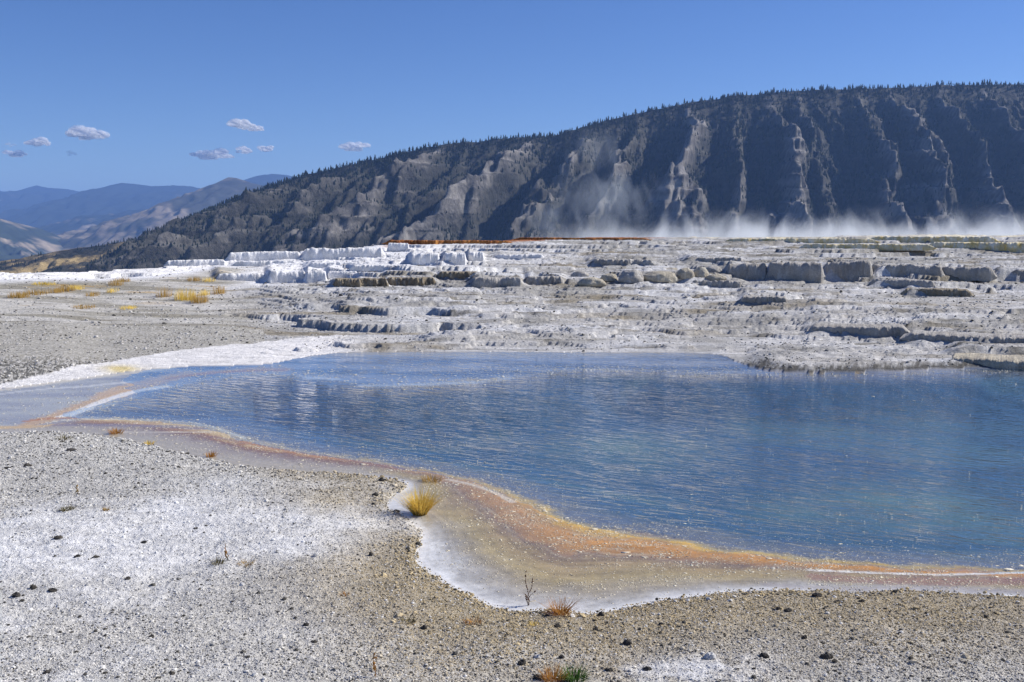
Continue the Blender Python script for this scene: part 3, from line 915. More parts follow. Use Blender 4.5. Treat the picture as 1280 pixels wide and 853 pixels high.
veg = np.maximum(veg, sstep(0.93, 0.985, T_ + 0.03 * fbm(hg['s'] / 60., T_ * 5, 3, 234)))
veg = np.maximum(veg, sstep(420, 280, P_ + 80 * fbm(hg['s'] / 80., T_ * 4, 4, 235)) * 0.95)
veg = np.maximum(veg, 0.75 * sstep(600, 430, P_ + 60 * fbm(hg['s'] / 90., T_ * 5, 3, 243)) * sstep(0.5, -0.05, fbm(hg['s'] / 45., T_ * 7, 4, 244)))
veg = np.maximum(veg, 0.9 * sstep(560, 470, P_) * sstep(0.35, -0.05, hg['relief'] + 0.5 * fbm(hg['s'] / 70., T_ * 6, 4, 239)))
veg = np.maximum(veg, 0.55 * sstep(860, 1080, P_) * sstep(0.3, -0.2, hg['relief'] + 0.5 * fbm(hg['s'] / 70., T_ * 6, 4, 236)))
hc = rock + (scrub[None, None] - rock) * (veg * 0.85)[..., None]
gd = sstep(230, 120, P_ - 60 * (1 - T_) + 50 * fbm(hg['s'] / 120., T_ * 5, 4, 237))
gp = sstep(-0.15, 0.25, fbm(hg['s'] / 160., T_ * 6, 4, 238))
gc = mix(scrub[None, None], gold[None, None], gp[..., None])
hc = hc + (gc - hc) * gd[..., None]
hg['veg'] = veg; hg['gd'] = gd; hg['gp'] = gp
sheet_mesh('cliff_hill', hg, hc, mat_vcol('cliff_rock', gscale=0.05, gamp=0.4, bumpd=6.0, detail=8))

def far_range(name, sil, D, L, amp, seed, px0, px1, c_for, c_tan, tan_amt, ncol=320, nrow=80, wav=700, skew=0, crestn=12, prof=0.85, foot=-172):
    g = ridge_sheet(sil, D, L, foot, None, amp * 0.5, skew, ncol, nrow, seed, px0, px1, wav=wav, namp=0.45, crestn=crestn, prof=prof)
    k = sstep(0.0, 0.28, fbm(g['s'] / (wav * .7), g['t'] * 4, 5, seed + 50, 0.6) + tan_amt - 0.3 + 0.25 * g['relief'])
    col = mix(C(*c_for)[None, None], C(*c_tan)[None, None], k[..., None])
    sheet_mesh(name, g, col, mat_vcol(name + '_slopes', gscale=60.0 / D, gamp=0.5, bumpd=0.0))
    return g

FO, TA = (0.015, 0.020, 0.016), (0.22, 0.18, 0.13)
far_range('far_mountains', [(-300, 236), (-100, 236), (0, 239), (12, 240), (30, 242), (55, 233), (70, 236), (90, 237), (110, 241), (300, 243), (600, 250)], 20000, 4400, 580, 300, -300, 600, FO, TA, 0.0, wav=1500, crestn=18)
far_range('blue_mountains', [(-300, 320), (-100, 305), (10, 290), (60, 272), (85, 262), (105, 249), (118, 243), (132, 240), (145, 233), (160, 230), (175, 231), (198, 234), (225, 233), (245, 234), (262, 238), (300, 248), (380, 262), (600, 270)], 16500, 3400, 540, 310, -300, 600, FO, TA, -0.05, wav=1100, skew=500, crestn=14)
far_range('blue_peak', [(200, 262), (280, 244), (312, 226), (328, 221), (345, 219), (362, 220), (380, 224), (430, 240), (520, 262)], 15500, 2800, 370, 320, 200, 520, FO, TA, -0.05, ncol=200, wav=900, crestn=8)
far_range('forested_hills', [(-300, 300), (-60, 288), (0, 280), (30, 282), (60, 292), (90, 290), (110, 281), (140, 271), (165, 264), (190, 262), (215, 268), (260, 276), (330, 286), (500, 300)], 12500, 2000, 340, 330, -300, 500, FO, TA, 0.12, wav=700, skew=300, crestn=8)
far_range('brown_peak', [(-120, 345), (20, 332), (70, 319), (110, 306), (150, 296), (185, 283), (215, 269), (240, 256), (262, 241), (280, 229), (291, 223), (302, 224), (320, 230), (345, 236), (400, 246), (520, 262)], 9000, 1500, 290, 340, -120, 520, (0.05, 0.05, 0.04), (0.20, 0.165, 0.125), 0.32, wav=600, skew=500, crestn=3)
far_range('spotted_spur', [(-400, 230), (-120, 252), (-40, 263), (0, 272), (18, 283), (35, 296), (52, 306), (66, 318), (90, 332), (140, 350)], 7200, 1250, 230, 350, -400, 140, (0.03, 0.04, 0.03), (0.27, 0.22, 0.16), 0.20, ncol=300, wav=420, skew=-200, crestn=6)

# ================================================================== TREES ON THE HILL
def conifer_mesh(name, seed, tiers=4, sides=6):
    r = random.Random(seed)
    V, Fc = [], []
    h = 1.0
    for k in range(tiers):
        z0 = 0.10 + 0.9 * k / tiers
        z1 = min(1.0, z0 + 0.9 / tiers * 1.65)
        rad = 0.21 * (1 - k / tiers) ** 0.85 + 0.02
        b = len(V)
        off = r.uniform(0, 1)
        for j in range(sides):
            an = 2 * math.pi * (j + off) / sides
            q = rad * r.uniform(0.65, 1.25)
            V.append((q * math.cos(an), q * math.sin(an), z0 + r.uniform(-0.03, 0.02)))
        V.append((r.uniform(-.02, .02), r.uniform(-.02, .02), z1))
        for j in range(sides):
            Fc.append((b + j, b + (j + 1) % sides, b + sides))
    b = len(V)
    for j in range(3):
        an = 2 * math.pi * j / 3
        V.append((0.025 * math.cos(an), 0.025 * math.sin(an), -0.06))
    V.append((0, 0, 0.4))
    for j in range(3):
        Fc.append((b + j, b + (j + 1) % 3, b + 3))
    return np.array(V), np.array(Fc)

tree_mat = mat_plain('conifer_needles', (0.012, 0.019, 0.011), (0.028, 0.038, 0.020), 1.5)
kinds = [conifer_mesh('t', s, 4, 6) for s in range(4)]
lowk = [conifer_mesh('t', 20 + s, 2, 5) for s in range(4)]
tree_me = []
for i, (V, Fc) in enumerate(kinds):
    m_ = np_mesh('conifer', V, Fc, smooth_=False)
    m_.materials.append(tree_mat)
    tree_me.append(m_)

def sample_hill(n, seed):
    r = np.random.default_rng(seed)
    nr, nc = hg['x'].shape
    nfr = 260
    i = r.uniform(0, nfr - 1.01, n); j = r.uniform(0, nc - 1.01, n)
    i0, j0 = i.astype(int), j.astype(int)
    fi, fj = i - i0, j - j0
    def s(k):
        g = hg[k]
        return (g[i0, j0] * (1 - fi) * (1 - fj) + g[i0 + 1, j0] * fi * (1 - fj) + g[i0, j0 + 1] * (1 - fi) * fj + g[i0 + 1, j0 + 1] * fi * fj)
    return {k: s(k) for k in ('x', 'y', 'z', 't', 'px', 'veg', 'gd', 'gp', 'relief', 's')}

c = sample_hill(90000, 5)
spx = px_of(c['x'], c['y']); spy = 290 - F * (c['z'] - H) / c['y']
clump = fbm(c['s'] / 45., c['t'] * 14, 3, 240)
p = np.clip(c['veg'] * 1.0 + 0.06, 0, 1) * (0.30 + 0.9 * sstep(-0.25, 0.25, clump))
p = np.where(c['t'] > 0.96, np.maximum(p, 0.9), p)
p = np.where(c['gd'] > 0.5, 0.30 * (c['gp'] < 0.4) * (clump > 0.0), p)
p = np.where((spx < 420) & (c['gd'] < 0.5), np.maximum(p, 0.55), p)
keep = (rng.uniform(0, 1, len(p)) < p * 0.55) & (spx > -60) & (spx < 1340) & (spy < 345)
idx = np.nonzero(keep)[0]
th = rng.uniform(5.5, 12.5, len(idx)) * np.where(c['t'][idx] > 0.95, 1.12, 1.0) * np.interp(spx[idx], [0, 200, 500], [0.7, 0.8, 1.0])
# an extra row along the skyline
ncr = 620
jj = np.sort(rng.uniform(0.0, 1.0, ncr))
cr_i = 259
colf = np.interp(np.interp(jj, [0, 0.18, 1], [150, 420, 1330]), hg['px'][cr_i], np.arange(hg['px'].shape[1]))
def crest_s(k):
    j0 = colf.astype(int); f = colf - j0
    return hg[k][cr_i, j0] * (1 - f) + hg[k][cr_i, j0 + 1] * f
cx, cyy, cz_ = crest_s('x'), crest_s('y') + rng.uniform(-14, 4, ncr), crest_s('z')
ch = (5.5 + 13.0 * rng.uniform(0, 1, ncr) ** 1.8) * np.interp(cx, [-900, -300], [0.75, 1.0]) * (0.8 + 0.35 * noise(cx / 70., cx * 0, 250))
AX = np.concatenate([cx, c['x'][idx]]); AY = np.concatenate([cyy, c['y'][idx]]); AZ = np.concatenate([cz_ - 1.0, c['z'][idx] - 0.8]); AH = np.concatenate([ch, th])
iscr = np.concatenate([np.ones(ncr, bool), np.zeros(len(idx), bool)])
apx = px_of(AX, AY)
inview = (apx > 4) & (apx < 1276)
scorev = AH / AY * np.where(iscr, 1.25, 0.8) * inview
order = np.argsort(-scorev)
top, rest = order[:300], order[300:]
for n_, k in enumerate(top):
    o = link('conifer_tree', tree_me[n_ % 4], None, loc=(float(AX[k]), float(AY[k]), float(AZ[k])))
    h_ = float(AH[k]); w_ = h_ * random.uniform(0.85, 1.25)
    o.scale = (w_, w_, h_)
    o.rotation_euler = (0, 0, random.uniform(0, 6.28))
    o['category'] = 'tree'
    if iscr[k] and apx[k] < 640:
        o['label'] = 'small dark conifer on the sloping left half of the cliff skyline'; o['group'] = 'conifers along the left skyline'
    elif iscr[k]:
        o['label'] = 'dark conifer in the tree row along the right half of the cliff skyline'; o['group'] = 'conifers along the right skyline'
    elif apx[k] < 640:
        o['label'] = 'dark conifer rooted in the left hillside face below the skyline'; o['group'] = 'conifers on the left hillside'
    else:
        o['label'] = 'dark conifer rooted in the right cliff face below the skyline'; o['group'] = 'conifers on the right cliff face'
Vs, Fs, b0 = [], [], 0
for q in range(4):
    V, Fc = lowk[q]
    ks = rest[q::4]
    an = rng.uniform(0, 6.28, len(ks)); hh = AH[ks]; ww = hh * rng.uniform(0.85, 1.35, len(ks))
    ca_, sa_ = np.cos(an)[:, None], np.sin(an)[:, None]
    x = (V[None, :, 0] * ca_ - V[None, :, 1] * sa_) * ww[:, None] + AX[ks][:, None]
    y = (V[None, :, 0] * sa_ + V[None, :, 1] * ca_) * ww[:, None] + AY[ks][:, None]
    z = V[None, :, 2] * hh[:, None] + AZ[ks][:, None]
    Vs.append(np.stack([x.ravel(), y.ravel(), z.ravel()], 1))
    Fs.append((Fc[None] + (np.arange(len(ks)) * len(V))[:, None, None] + b0).reshape(-1, 3))
    b0 += len(ks) * len(V)
me = np_mesh('distant_forest', np.concatenate(Vs), np.concatenate(Fs), smooth_=False)
link('distant_forest', me, tree_mat, kind='stuff', label='dark conifer woods scattered over the cliff faces and gullies', category='forest')
print('trees', len(AX))

# ================================================================== LEDGES AND BOULDERS OF THE TERRACES
def ledge(px0, px1, top, bot, mat, name, label, cat, group=None, round_=0.4, drop=0.0, depth=2.2, lumps=0.25, flut=0.0, seed=0, topb=None, idx_=0):
    """a shelf of travertine: top surface running back, bulging front face, standing on the ground where the photo shows its foot"""
    pxm = 0.5 * (px0 + px1)
    x0, y0, z0 = LEDPOS[idx_]
    u = y0 / F
    hgt = (bot - top) * u
    W = (px1 - px0) * u
    n = int(max(16, min(260, (px1 - px0) * 1.6)))
    m = 9
    prof_t = np.linspace(0, 1, m)
    # profile: foot (0,0) -> face bulging -> lip -> back
    py_ = [-0.02, -0.06 - .10 * round_, -0.08 - .12 * round_, -0.05, 0.10, 0.5, 1.2, depth * .75, depth]
    pz_ = [-0.35, 0.15, 0.50, 0.85, 1.0, 1.02, 1.0, 0.95, 0.55]
    py_ = np.array(py_); pz_ = np.array(pz_)
    s = np.linspace(-0.5, 0.5, n)
    X = np.repeat((s * W)[:, None], m, 1)
    outline = fbm(s * W * 0.5 + seed * 3.7, s * 0 + seed, 3, seed) * 0.9 + 0.35 * ridged(s * W * 0.55 + seed, s * 0 + 3.3, 2, seed + 3)
    endt = sstep(0.5, 0.5 - 0.05 - 0.10 * round_, np.abs(s))
    hvar = 1 + 0.10 * fbm(s * W * 0.9, s * 0 + 5.5 + seed, 3, seed + 1)
    if topb is not None:
        hvar = hvar * np.linspace(1.0, topb, n)
    Yb = py_[None, :] * np.array([1.0] * 4 + [1.0] * 5)[None, :]
    face_scale = np.where(np.arange(m) < 5, max(hgt, .2), 1.0)
    Y = Yb * face_scale[None] + outline[:, None] * min(0.7, W * 0.15 * lumps + 0.12) * 1.0
    Z = pz_[None, :] * hgt * (hvar * (0.15 + 0.85 * endt))[:, None]
    Y = Y + (1 - endt)[:, None] * 0.5 * hgt
    nz = fbm(X / max(hgt, .25) * 1.4 + seed, Z / max(hgt, .25) * 1.3 + Y * .3, 4, seed + 7, 0.6)
    msk = np.where(np.arange(m) < 6, 1.0, 0.4)[None]
    Y = Y - nz * hgt * lumps * msk
    Z = Z + nz * hgt * 0.22 * msk
    if flut:
        fl = np.abs(noise(X * 1.9 + 0.8 * noise(X * .7, Z, seed + 12), Z * 0.7, seed + 11)) * 0.6
        Y = Y - (0.5 - fl) * flut * hgt * (np.arange(m) < 5)[None]
    V = np.stack([X.ravel(), Y.ravel(), Z.ravel()], 1)
    ang = math.atan2(-x0, y0)
    me = np_mesh(name, V, grid_faces(n, m)[:, ::-1])
    # close the ends and bottom so the block is solid
    o = link(name, me, mat, loc=(x0, y0, z0 - 0.02), label=label, category=cat, group=group)
    o.rotation_euler = (0, 0, ang)
    return o

def boulder(px, bot, wpx, hpx, mat, name, label, cat, group=None, seed=0, deep=0.8, flat=0.0):
    x0, y0, z0 = hit(px, bot) if bot < 462 else (*G(px, bot), 0.0)
    return boulder_at(x0, y0, z0, wpx * y0 / F, hpx * y0 / F, mat, name, label, cat, group, seed, deep, flat)

_ico = {}
def ico(sub):
    if sub in _ico:
        return _ico[sub]
    import bmesh
    bm = bmesh.new()
    bmesh.ops.create_icosphere(bm, subdivisions=sub, radius=1.0)
    V = np.array([v.co[:] for v in bm.verts]); Fc = np.array([[v.index for v in f.verts] for f in bm.faces])
    bm.free()
    _ico[sub] = (V, Fc)
    return V, Fc

def noise3(V, f, seed):
    return (noise(V[:, 0] * f + 3.1, V[:, 1] * f + V[:, 2] * f * 0.7, seed) + noise(V[:, 1] * f - 1.7, V[:, 2] * f + V[:, 0] * f * 0.6, seed + 1) + noise(V[:, 2] * f + 9.2, V[:, 0] * f - V[:, 1] * f * 0.5, seed + 2)) / 1.7

def boulder_at(x0, y0, z0, w, h, mat, name, label, cat, group=None, seed=0, deep=0.8, flat=0.0, sub=4, rough=1.0, smooth_=True):
    V, Fc = ico(sub)
    V = V.copy()
    n1 = noise3(V, 1.1, seed); n2 = noise3(V, 2.7, seed + 10); n3 = noise3(V, 6.5, seed + 20)
    V = V * (1 + rough * (0.16 * n1 + 0.09 * n2 + 0.05 * n3))[:, None]
    if rough > 1.5:
        V[:, 2] = V[:, 2] * (0.75 + 0.5 * noise(V[:, 0] * 1.5 + seed, V[:, 1] * 1.5, seed + 3)) + 0.2 * V[:, 0] * math.sin(seed)
    V[:, 2] = np.where(V[:, 2] < -0.35, -0.35, V[:, 2])
    V = V * np.array([w / 2, w / 2 * deep, h / 1.35])
    V[:, 2] += 0.35 * h / 1.35 - h * 0.08
    me = np_mesh(name, V, Fc, smooth_=smooth_)
    return link(name, me, mat, loc=(x0, y0 + w * deep * 0.4, z0), label=label, category=cat, group=group)

for i, (a0, a1, tp, bt, mt, lb, gr, ro, lu, fl, tb) in enumerate(led):
    ledge(a0, a1, tp, bt, mt, 'mineral_terrace' if mt in (M_gold, M_orange) else 'travertine_ledge', lb, 'terrace' if mt in (M_gold, M_orange) else 'ledge', gr, ro, lumps=lu, flut=fl, seed=i * 3 + 1, topb=tb, idx_=i)

bl = [
 (741, 358, 34, 11, M_cream, 'long low cream boulder with ribbed front, leftmost of the boulders', 0.7),
 (762, 352, 22, 9, M_cream, 'small cream boulder behind and right of the ribbed one', 0.7),
 (790, 353.5, 32, 16, M_grey, 'round dark grey boulder left of the biggest cream one', 0.8),
 (827, 353.5, 46, 14, M_cream, 'biggest cream boulder, wide and pale with a ribbed face', 0.7),
 (858, 348, 22, 14, M_cream, 'steep tan boulder just right of the biggest cream one', 0.8),
 (877, 347, 20, 14, M_cream, 'upright boulder with a dark crack, right of the steep tan one', 0.8),
 (897, 350.5, 24, 8, M_cream, 'low pale boulder at the foot of the long wall', 0.7),
 (893, 341, 22, 9, M_grey, 'small grey boulder wedged left of the long wall', 0.8),
 (1013, 351, 32, 11, M_cream, 'pale knobbly boulder leaning on the front of the tall wall', 0.6),
 (725, 346, 22, 7, M_grey, 'flat grey boulder above the ribbed cream one', 0.7),
]
for i, (bx, bb, w, h, mt, lb, dp) in enumerate(bl):
    boulder(bx, bb, w, h, mt, 'travertine_boulder', lb, 'boulder', 'boulders on the middle terraces', 500 + i * 31, dp)

# ================================================================== GRAVEL
def rock_protos():
    out = []
    c_ = bpy.data.collections.new('pebble_kinds')
    mt = mat_pebble()
    for i in range(5):
        V, Fc = ico(1)
        V = V * (1 + 0.30 * noise3(V, 1.3, 900 + i * 9))[:, None]
        V = V * np.array([1.0, 0.75 + 0.08 * i, 0.55 + 0.05 * i])
        me = np_mesh('pebble', V, Fc, smooth_=False)
        me.materials.append(mt)
        o = bpy.data.objects.new('pebble', me)
        c_.objects.link(o)
    return c_
PEB = rock_protos()

def scatter(name, label, cat, P, scl, colr):
    me = bpy.data.meshes.new(name)
    me.vertices.add(len(P)); me.vertices.foreach_set('co', np.ascontiguousarray(P, np.float32).ravel())
    for nm, kd, arr in (('pscale', 'FLOAT', scl), ('pcol', 'FLOAT_COLOR', rgba(colr))):
        a = me.attributes.new(nm, kd, 'POINT')
        a.data.foreach_set('value' if kd == 'FLOAT' else 'color', np.ascontiguousarray(arr, np.float32).ravel())
    ng = bpy.data.node_groups.new(name, 'GeometryNodeTree')
    ng.interface.new_socket('Geometry', in_out='INPUT', socket_type='NodeSocketGeometry')
    ng.interface.new_socket('Geometry', in_out='OUTPUT', socket_type='NodeSocketGeometry')
    N = ng.nodes; L = ng.links
    gi, go = N.new('NodeGroupInput'), N.new('NodeGroupOutput')
    mp = N.new('GeometryNodeMeshToPoints')
    ip = N.new('GeometryNodeInstanceOnPoints')
    ci = N.new('GeometryNodeCollectionInfo')
    ci.inputs['Collection'].default_value = PEB
    ci.inputs['Separate Children'].default_value = True
    ci.inputs['Reset Children'].default_value = True
    ip.inputs['Pick Instance'].default_value = True
    na = N.new('GeometryNodeInputNamedAttribute'); na.data_type = 'FLOAT'; na.inputs['Name'].default_value = 'pscale'
    rv = N.new('FunctionNodeRandomValue'); rv.data_type = 'FLOAT_VECTOR'
    rv.inputs[0].default_value = (-0.5, -0.5, 0); rv.inputs[1].default_value = (0.5, 0.5, 6.283)
    L.new(gi.outputs[0], mp.inputs['Mesh'])
    L.new(mp.outputs[0], ip.inputs['Points'])
    L.new(ci.outputs[0], ip.inputs['Instance'])
    L.new(rv.outputs[0], ip.inputs['Rotation'])
    L.new(na.outputs[0], ip.inputs['Scale'])
    L.new(ip.outputs[0], go.inputs[0])
    o = link(name, me, None, kind='stuff', label=label, category=cat)
    md = o.modifiers.new('scatter', 'NODES')
    md.node_group = ng
    return o

def bank_points(n, y0, y1, amin, amax, seed, uniform=0.5):
    r = np.random.default_rng(seed)
    inv = r.uniform(1 / y1 ** 1.0, 1 / y0, n)
    ya = 1 / inv
    yb = r.uniform(y0, y1, n)
    y = np.where(r.uniform(0, 1, n) < uniform, ya, yb)
    x = y * r.uniform(amin, amax, n)
    return x, y, r

x, y, r_ = bank_points(620000, 7.2, 21.0, -0.70, 0.80, 31)
wx = x + fbm(x * 2.2, y * 2.2, 3, 5) * 0.07 * np.clip(y / 14, .7, 2); wy = y + fbm(x * 2.2, y * 2.2, 3, 6) * 0.07 * np.clip(y / 14, .7, 2)
win = inside(wx, wy, WET); dwp = dist_poly(wx, wy, WET, True)
ok = (~win) | ((dwp < 0.05) & (r_.uniform(0, 1, len(x)) < 0.5))
x, y, dwp = x[ok], y[ok], dwp[ok]
px = px_of(x, y)
n1 = fbm(x * 0.5, y * 0.5, 4, 100); n2 = fbm(x * 2.3, y * 2.3, 4, 101, 0.6)
W1 = GL([(-200, 705), (0, 700), (90, 692), (200, 676), (330, 666)])
dW = dist_poly(x, y, W1)
chalk = chalk_at(x, y, px, dW, n1, n2)
tan = sstep(3.6, 0.6, dwp + n1 * 1.2) * sstep(230, 520, px + n1 * 120)
dens = 1 - 0.55 * chalk - 0.15 * (1 - tan)
k = r_.uniform(0, 1, len(x)) < dens
x, y, dwp, px, n1, n2, chalk, tan = [q[k] for q in (x, y, dwp, px, n1, n2, chalk, tan)]
z = height(x, y, (np.zeros(len(x), bool), dwp, np.zeros(len(x), bool), np.full(len(x), 9.0)))
n = len(x)
base = mix(C(0.54, 0.525, 0.49)[None], C(0.48, 0.385, 0.225)[None], tan[:, None])
base = mix(base, C(0.78, 0.78, 0.77)[None], (chalk * 0.9)[:, None])
v = r_.uniform(0, 1, n)
base = base * r_.uniform(0.6, 1.35, n)[:, None]
base = np.where((v > 0.86)[:, None], C(0.66, 0.64, 0.60)[None] * r_.uniform(.85, 1.1, n)[:, None], base)
darkp = mix(0.20, 0.07, chalk)
base = np.where((v < darkp)[:, None], C(0.085, 0.08, 0.07)[None] * r_.uniform(.5, 1.5, n)[:, None], base)
scl = 0.0047 * np.exp(r_.normal(0, 0.50, n)) * np.clip(y / 10.5, 1, 1.7) * mix(1.0, 0.8, chalk)
scl = np.where(dwp < 0.25, scl * 1.35, scl)
scatter('gravel', 'pale grey and tan gravel covering the near bank of the pool', 'gravel', np.stack([x, y, z + scl * 0.15], 1), scl, np.clip(base, 0.02, 0.85))
print('gravel', n)

# far bank gravel and crumbs on the terraces
x, y, r_ = bank_points(90000, 24.5, 118, -0.60, 0.60, 41, 0.85)
win = inside(x, y, WET); dwp = dist_poly(x, y, WET, True)
px = px_of(x, y)
dcr, _ = crest_at(x / y)
gx = np.interp(x / y, GL([(-400, 497), (0, 482), (60, 470), (100, 460), (130, 456), (170, 449), (230, 440), (300, 432), (360, 425), (420, 420)])[:, 0] / GL([(-400, 497), (0, 482), (60, 470), (100, 460), (130, 456), (170, 449), (230, 440), (300, 432), (360, 425), (420, 420)])[:, 1],
               GL([(-400, 497), (0, 482), (60, 470), (100, 460), (130, 456), (170, 449), (230, 440), (300, 432), (360, 425), (420, 420)])[:, 1])
leftg = (px < 380)
tt = (y - 31) / (dcr - 31)
pr = np.where(leftg, np.where(y > gx, np.where(y < 31, 0.8, mix(0.40, 0.12, sstep(0.1, 0.7, tt))), 0.0), np.where(px > 930, 0.22, 0.15) * (dwp > 0.1))
pr = pr * np.where(fbm(x * .3, y * .3, 3, 43) > -0.1, 1, 0.3) * (tt < 0.93)
k = (~win) & (r_.uniform(0, 1, len(x)) < pr) & ((y > 33) | (px > 930) | (px < 330))
x, y, px = x[k], y[k], px[k]
z = height(x, y)
n = len(x)
v = r_.uniform(0, 1, n)
base = C(0.50, 0.48, 0.45)[None] * r_.uniform(.6, 1.3, n)[:, None]
base = np.where((v < 0.26)[:, None], C(0.13, 0.125, 0.11)[None] * r_.uniform(.5, 1.5, n)[:, None], base)
scl = 0.026 * np.exp(r_.normal(0, 0.4, n)) * np.clip(y / 33, 0.9, 1.8)
scatter('rubble', 'grey rubble strewn over the far bank and terrace slopes', 'rubble', np.stack([x, y, z + scl * 0.1], 1), scl, np.clip(base, 0.02, 0.8))
print('rubble', n)

# floating flakes of travertine on the water
def flakes():
    r = np.random.default_rng(77)
    n = 230000
    y = 1 / r.uniform(1 / 31.0, 1 / 9.8, n); x = y * r.uniform(-0.62, 0.62, n)
    win = inside(x, y, WET); dwp = dist_poly(x, y, WET, True)
    din = inside(x, y, DEEP); dd = dist_poly(x, y, DEEP, True)
    sgn = np.where(din, dd, -dd)
    streak = sstep(-0.1, 0.4, fbm((x + y) * 0.5, (x * .3 - y) * 2.2, 3, 78))
    p = 0.60 * np.exp(-((sgn + 0.35) / 0.7) ** 2) + 0.30 * (~din) * sstep(0.15, 0.5, dwp) + 0.14 * np.exp(-(np.clip(sgn, 0, None) / 1.6)) * din + 0.006 * din
    p = p * (0.35 + 1.2 * streak)
    k = win & (dwp > 0.12) & (r.uniform(0, 1, n) < p) & (y < 30)
    x, y = x[k], y[k]
    n = len(x)
    m = 6
    an = np.sort(r.uniform(0, 2 * math.pi, (n, m)), 1)
    rad = (np.where(din[k], 0.0036, 0.0050) * np.exp(r.normal(0, 0.5, n)) * np.clip(y / 12, 0.8, 2.2))[:, None] * r.uniform(0.55, 1.2, (n, m))
    el = r.uniform(1.0, 2.2, n)[:, None]
    X = x[:, None] + rad * np.cos(an) * el; Y = y[:, None] + rad * np.sin(an)
    lift = np.maximum(height(x, y), 0.0)[:, None]
    top = np.stack([X, Y, np.full_like(X, 0.0028) + lift], -1).reshape(-1, 3)
    low = np.stack([X, Y, np.full_like(X, 0.0005) + lift], -1).reshape(-1, 3)
    me = bpy.data.meshes.new('floating_flakes')
    i = (np.arange(n) * m)[:, None]
    polys = (i + np.arange(m)[None])
    side = []
    j = np.arange(m); j2 = (j + 1) % m
    sd = np.stack([i + j[None] + 0, i + j2[None], i + j2[None] + n * m, i + j[None] + n * m], -1)[..., ::-1].reshape(-1, 4)
    V = np.concatenate([top, low])
    loops = np.concatenate([polys.ravel(), sd.ravel()]).astype(np.int32)
    tot = np.concatenate([np.full(n, m), np.full(len(sd), 4)]).astype(np.int32)
    st = np.concatenate([[0], np.cumsum(tot)[:-1]]).astype(np.int32)
    me.vertices.add(len(V)); me.vertices.foreach_set('co', V.astype(np.float32).ravel())
    me.loops.add(len(loops)); me.loops.foreach_set('vertex_index', loops)
    me.polygons.add(len(tot)); me.polygons.foreach_set('loop_start', st); me.polygons.foreach_set('loop_total', tot)
    me.update(calc_edges=True)
    link('floating_flakes', me, mat_plain('flake_crust', (0.78, 0.74, 0.62), (0.66, 0.58, 0.42), 3), kind='stuff', label='small pale mineral flakes floating in drifts on the pool', category='mineral flakes')
    print('flakes', n)
flakes()

# ================================================================== PLANTS AND DARK STONES
def ground_pt(px, py):
    if py < 500:
        return hit(px, py)
    x, y = G(px, py)
    for _ in range(3):
        z = float(height(np.array([x]), np.array([y]))[0])
        x, y = G(px, py, max(z, -0.01))
    return x, y, z

def blades(n, hgt, spread, lean, width, seed, segs=3, curl=0.4, dirbias=None, base=0.05):
    r = random.Random(seed)
    V, Fc = [], []
    for k in range(n):
        an = r.uniform(0, 2 * math.pi)
        rad = base * math.sqrt(r.random())
        bx, by = rad * math.cos(an), rad * math.sin(an)
        an2 = an + r.uniform(-0.6, 0.6)
        ln = lean * r.uniform(0.1, 1.0)
        hh = hgt * r.uniform(0.5, 1.0) * (1 - 0.25 * ln)
        px_, py_ = -math.sin(an2 + r.uniform(-1, 1)), math.cos(an2)
        w = width * r.uniform(0.6, 1.2)
        b = len(V)
        for s in range(segs + 1):
            t = s / segs
            out = ln * hh * (t + curl * t * t)
            cx_, cy_ = bx + math.cos(an2) * out * spread, by + math.sin(an2) * out * spread
            zz_ = hh * (t - 0.25 * ln * t * t)
            ww = w * (1 - t) ** 0.7
            if s < segs:
                V.append((cx_ - px_ * ww, cy_ - py_ * ww, zz_)); V.append((cx_ + px_ * ww, cy_ + py_ * ww, zz_))
            else:
                V.append((cx_, cy_, zz_))
        for s in range(segs - 1):
            Fc.append((b + 2 * s, b + 2 * s + 1, b + 2 * s + 3, b + 2 * s + 2))
        Fc.append((b + 2 * segs - 2, b + 2 * segs - 1, b + 2 * segs))
    me = bpy.data.meshes.new('blades')
    me.from_pydata(V, [], Fc)
    me.update()
    return me

def tube(path, r0, r1, sides=5):
    V, Fc = [], []
    n = len(path)
    for i, p in enumerate(path):
        q = path[min(i + 1, n - 1)]; o = path[max(i - 1, 0)]
        d = np.array(q) - np.array(o); d = d / (np.linalg.norm(d) + 1e-9)
        u = np.cross(d, (0.3, 0.9, 0.1)); u /= np.linalg.norm(u); v = np.cross(d, u)
        rr = r0 + (r1 - r0) * i / (n - 1)
        for s in range(sides):
            a = 2 * math.pi * s / sides
            V.append(tuple(np.array(p) + (u * math.cos(a) + v * math.sin(a)) * rr))
    for i in range(n - 1):
        for s in range(sides):
            Fc.append((i * sides + s, i * sides + (s + 1) % sides, (i + 1) * sides + (s + 1) % sides, (i + 1) * sides + s))
    return V, Fc

def join(parts):
    V, Fc = [], []
    for v, f in parts:
        b = len(V)
        V += list(v); Fc += [tuple(i + b for i in q) for q in f]
    return V, Fc

def mesh_of(name, VF):
    me = bpy.data.meshes.new(name)
    me.from_pydata(VF[0], [], VF[1]); me.update()
    return me

B_yel = mat_blade('yellow_grass', (0.86, 0.66, 0.17), (0.66, 0.46, 0.09))
B_gold = mat_blade('golden_grass', (0.50, 0.33, 0.09), (0.34, 0.21, 0.06))
B_org = mat_blade('orange_stalks', (0.52, 0.27, 0.06), (0.36, 0.16, 0.04))
B_grn = mat_blade('green_leaf', (0.10, 0.20, 0.03), (0.05, 0.12, 0.02))
B_olv = mat_blade('olive_stalks', (0.20, 0.17, 0.06), (0.11, 0.09, 0.04))
B_dark = mat_plain('dry_stem', (0.10, 0.06, 0.045), (0.18, 0.10, 0.06), 40)

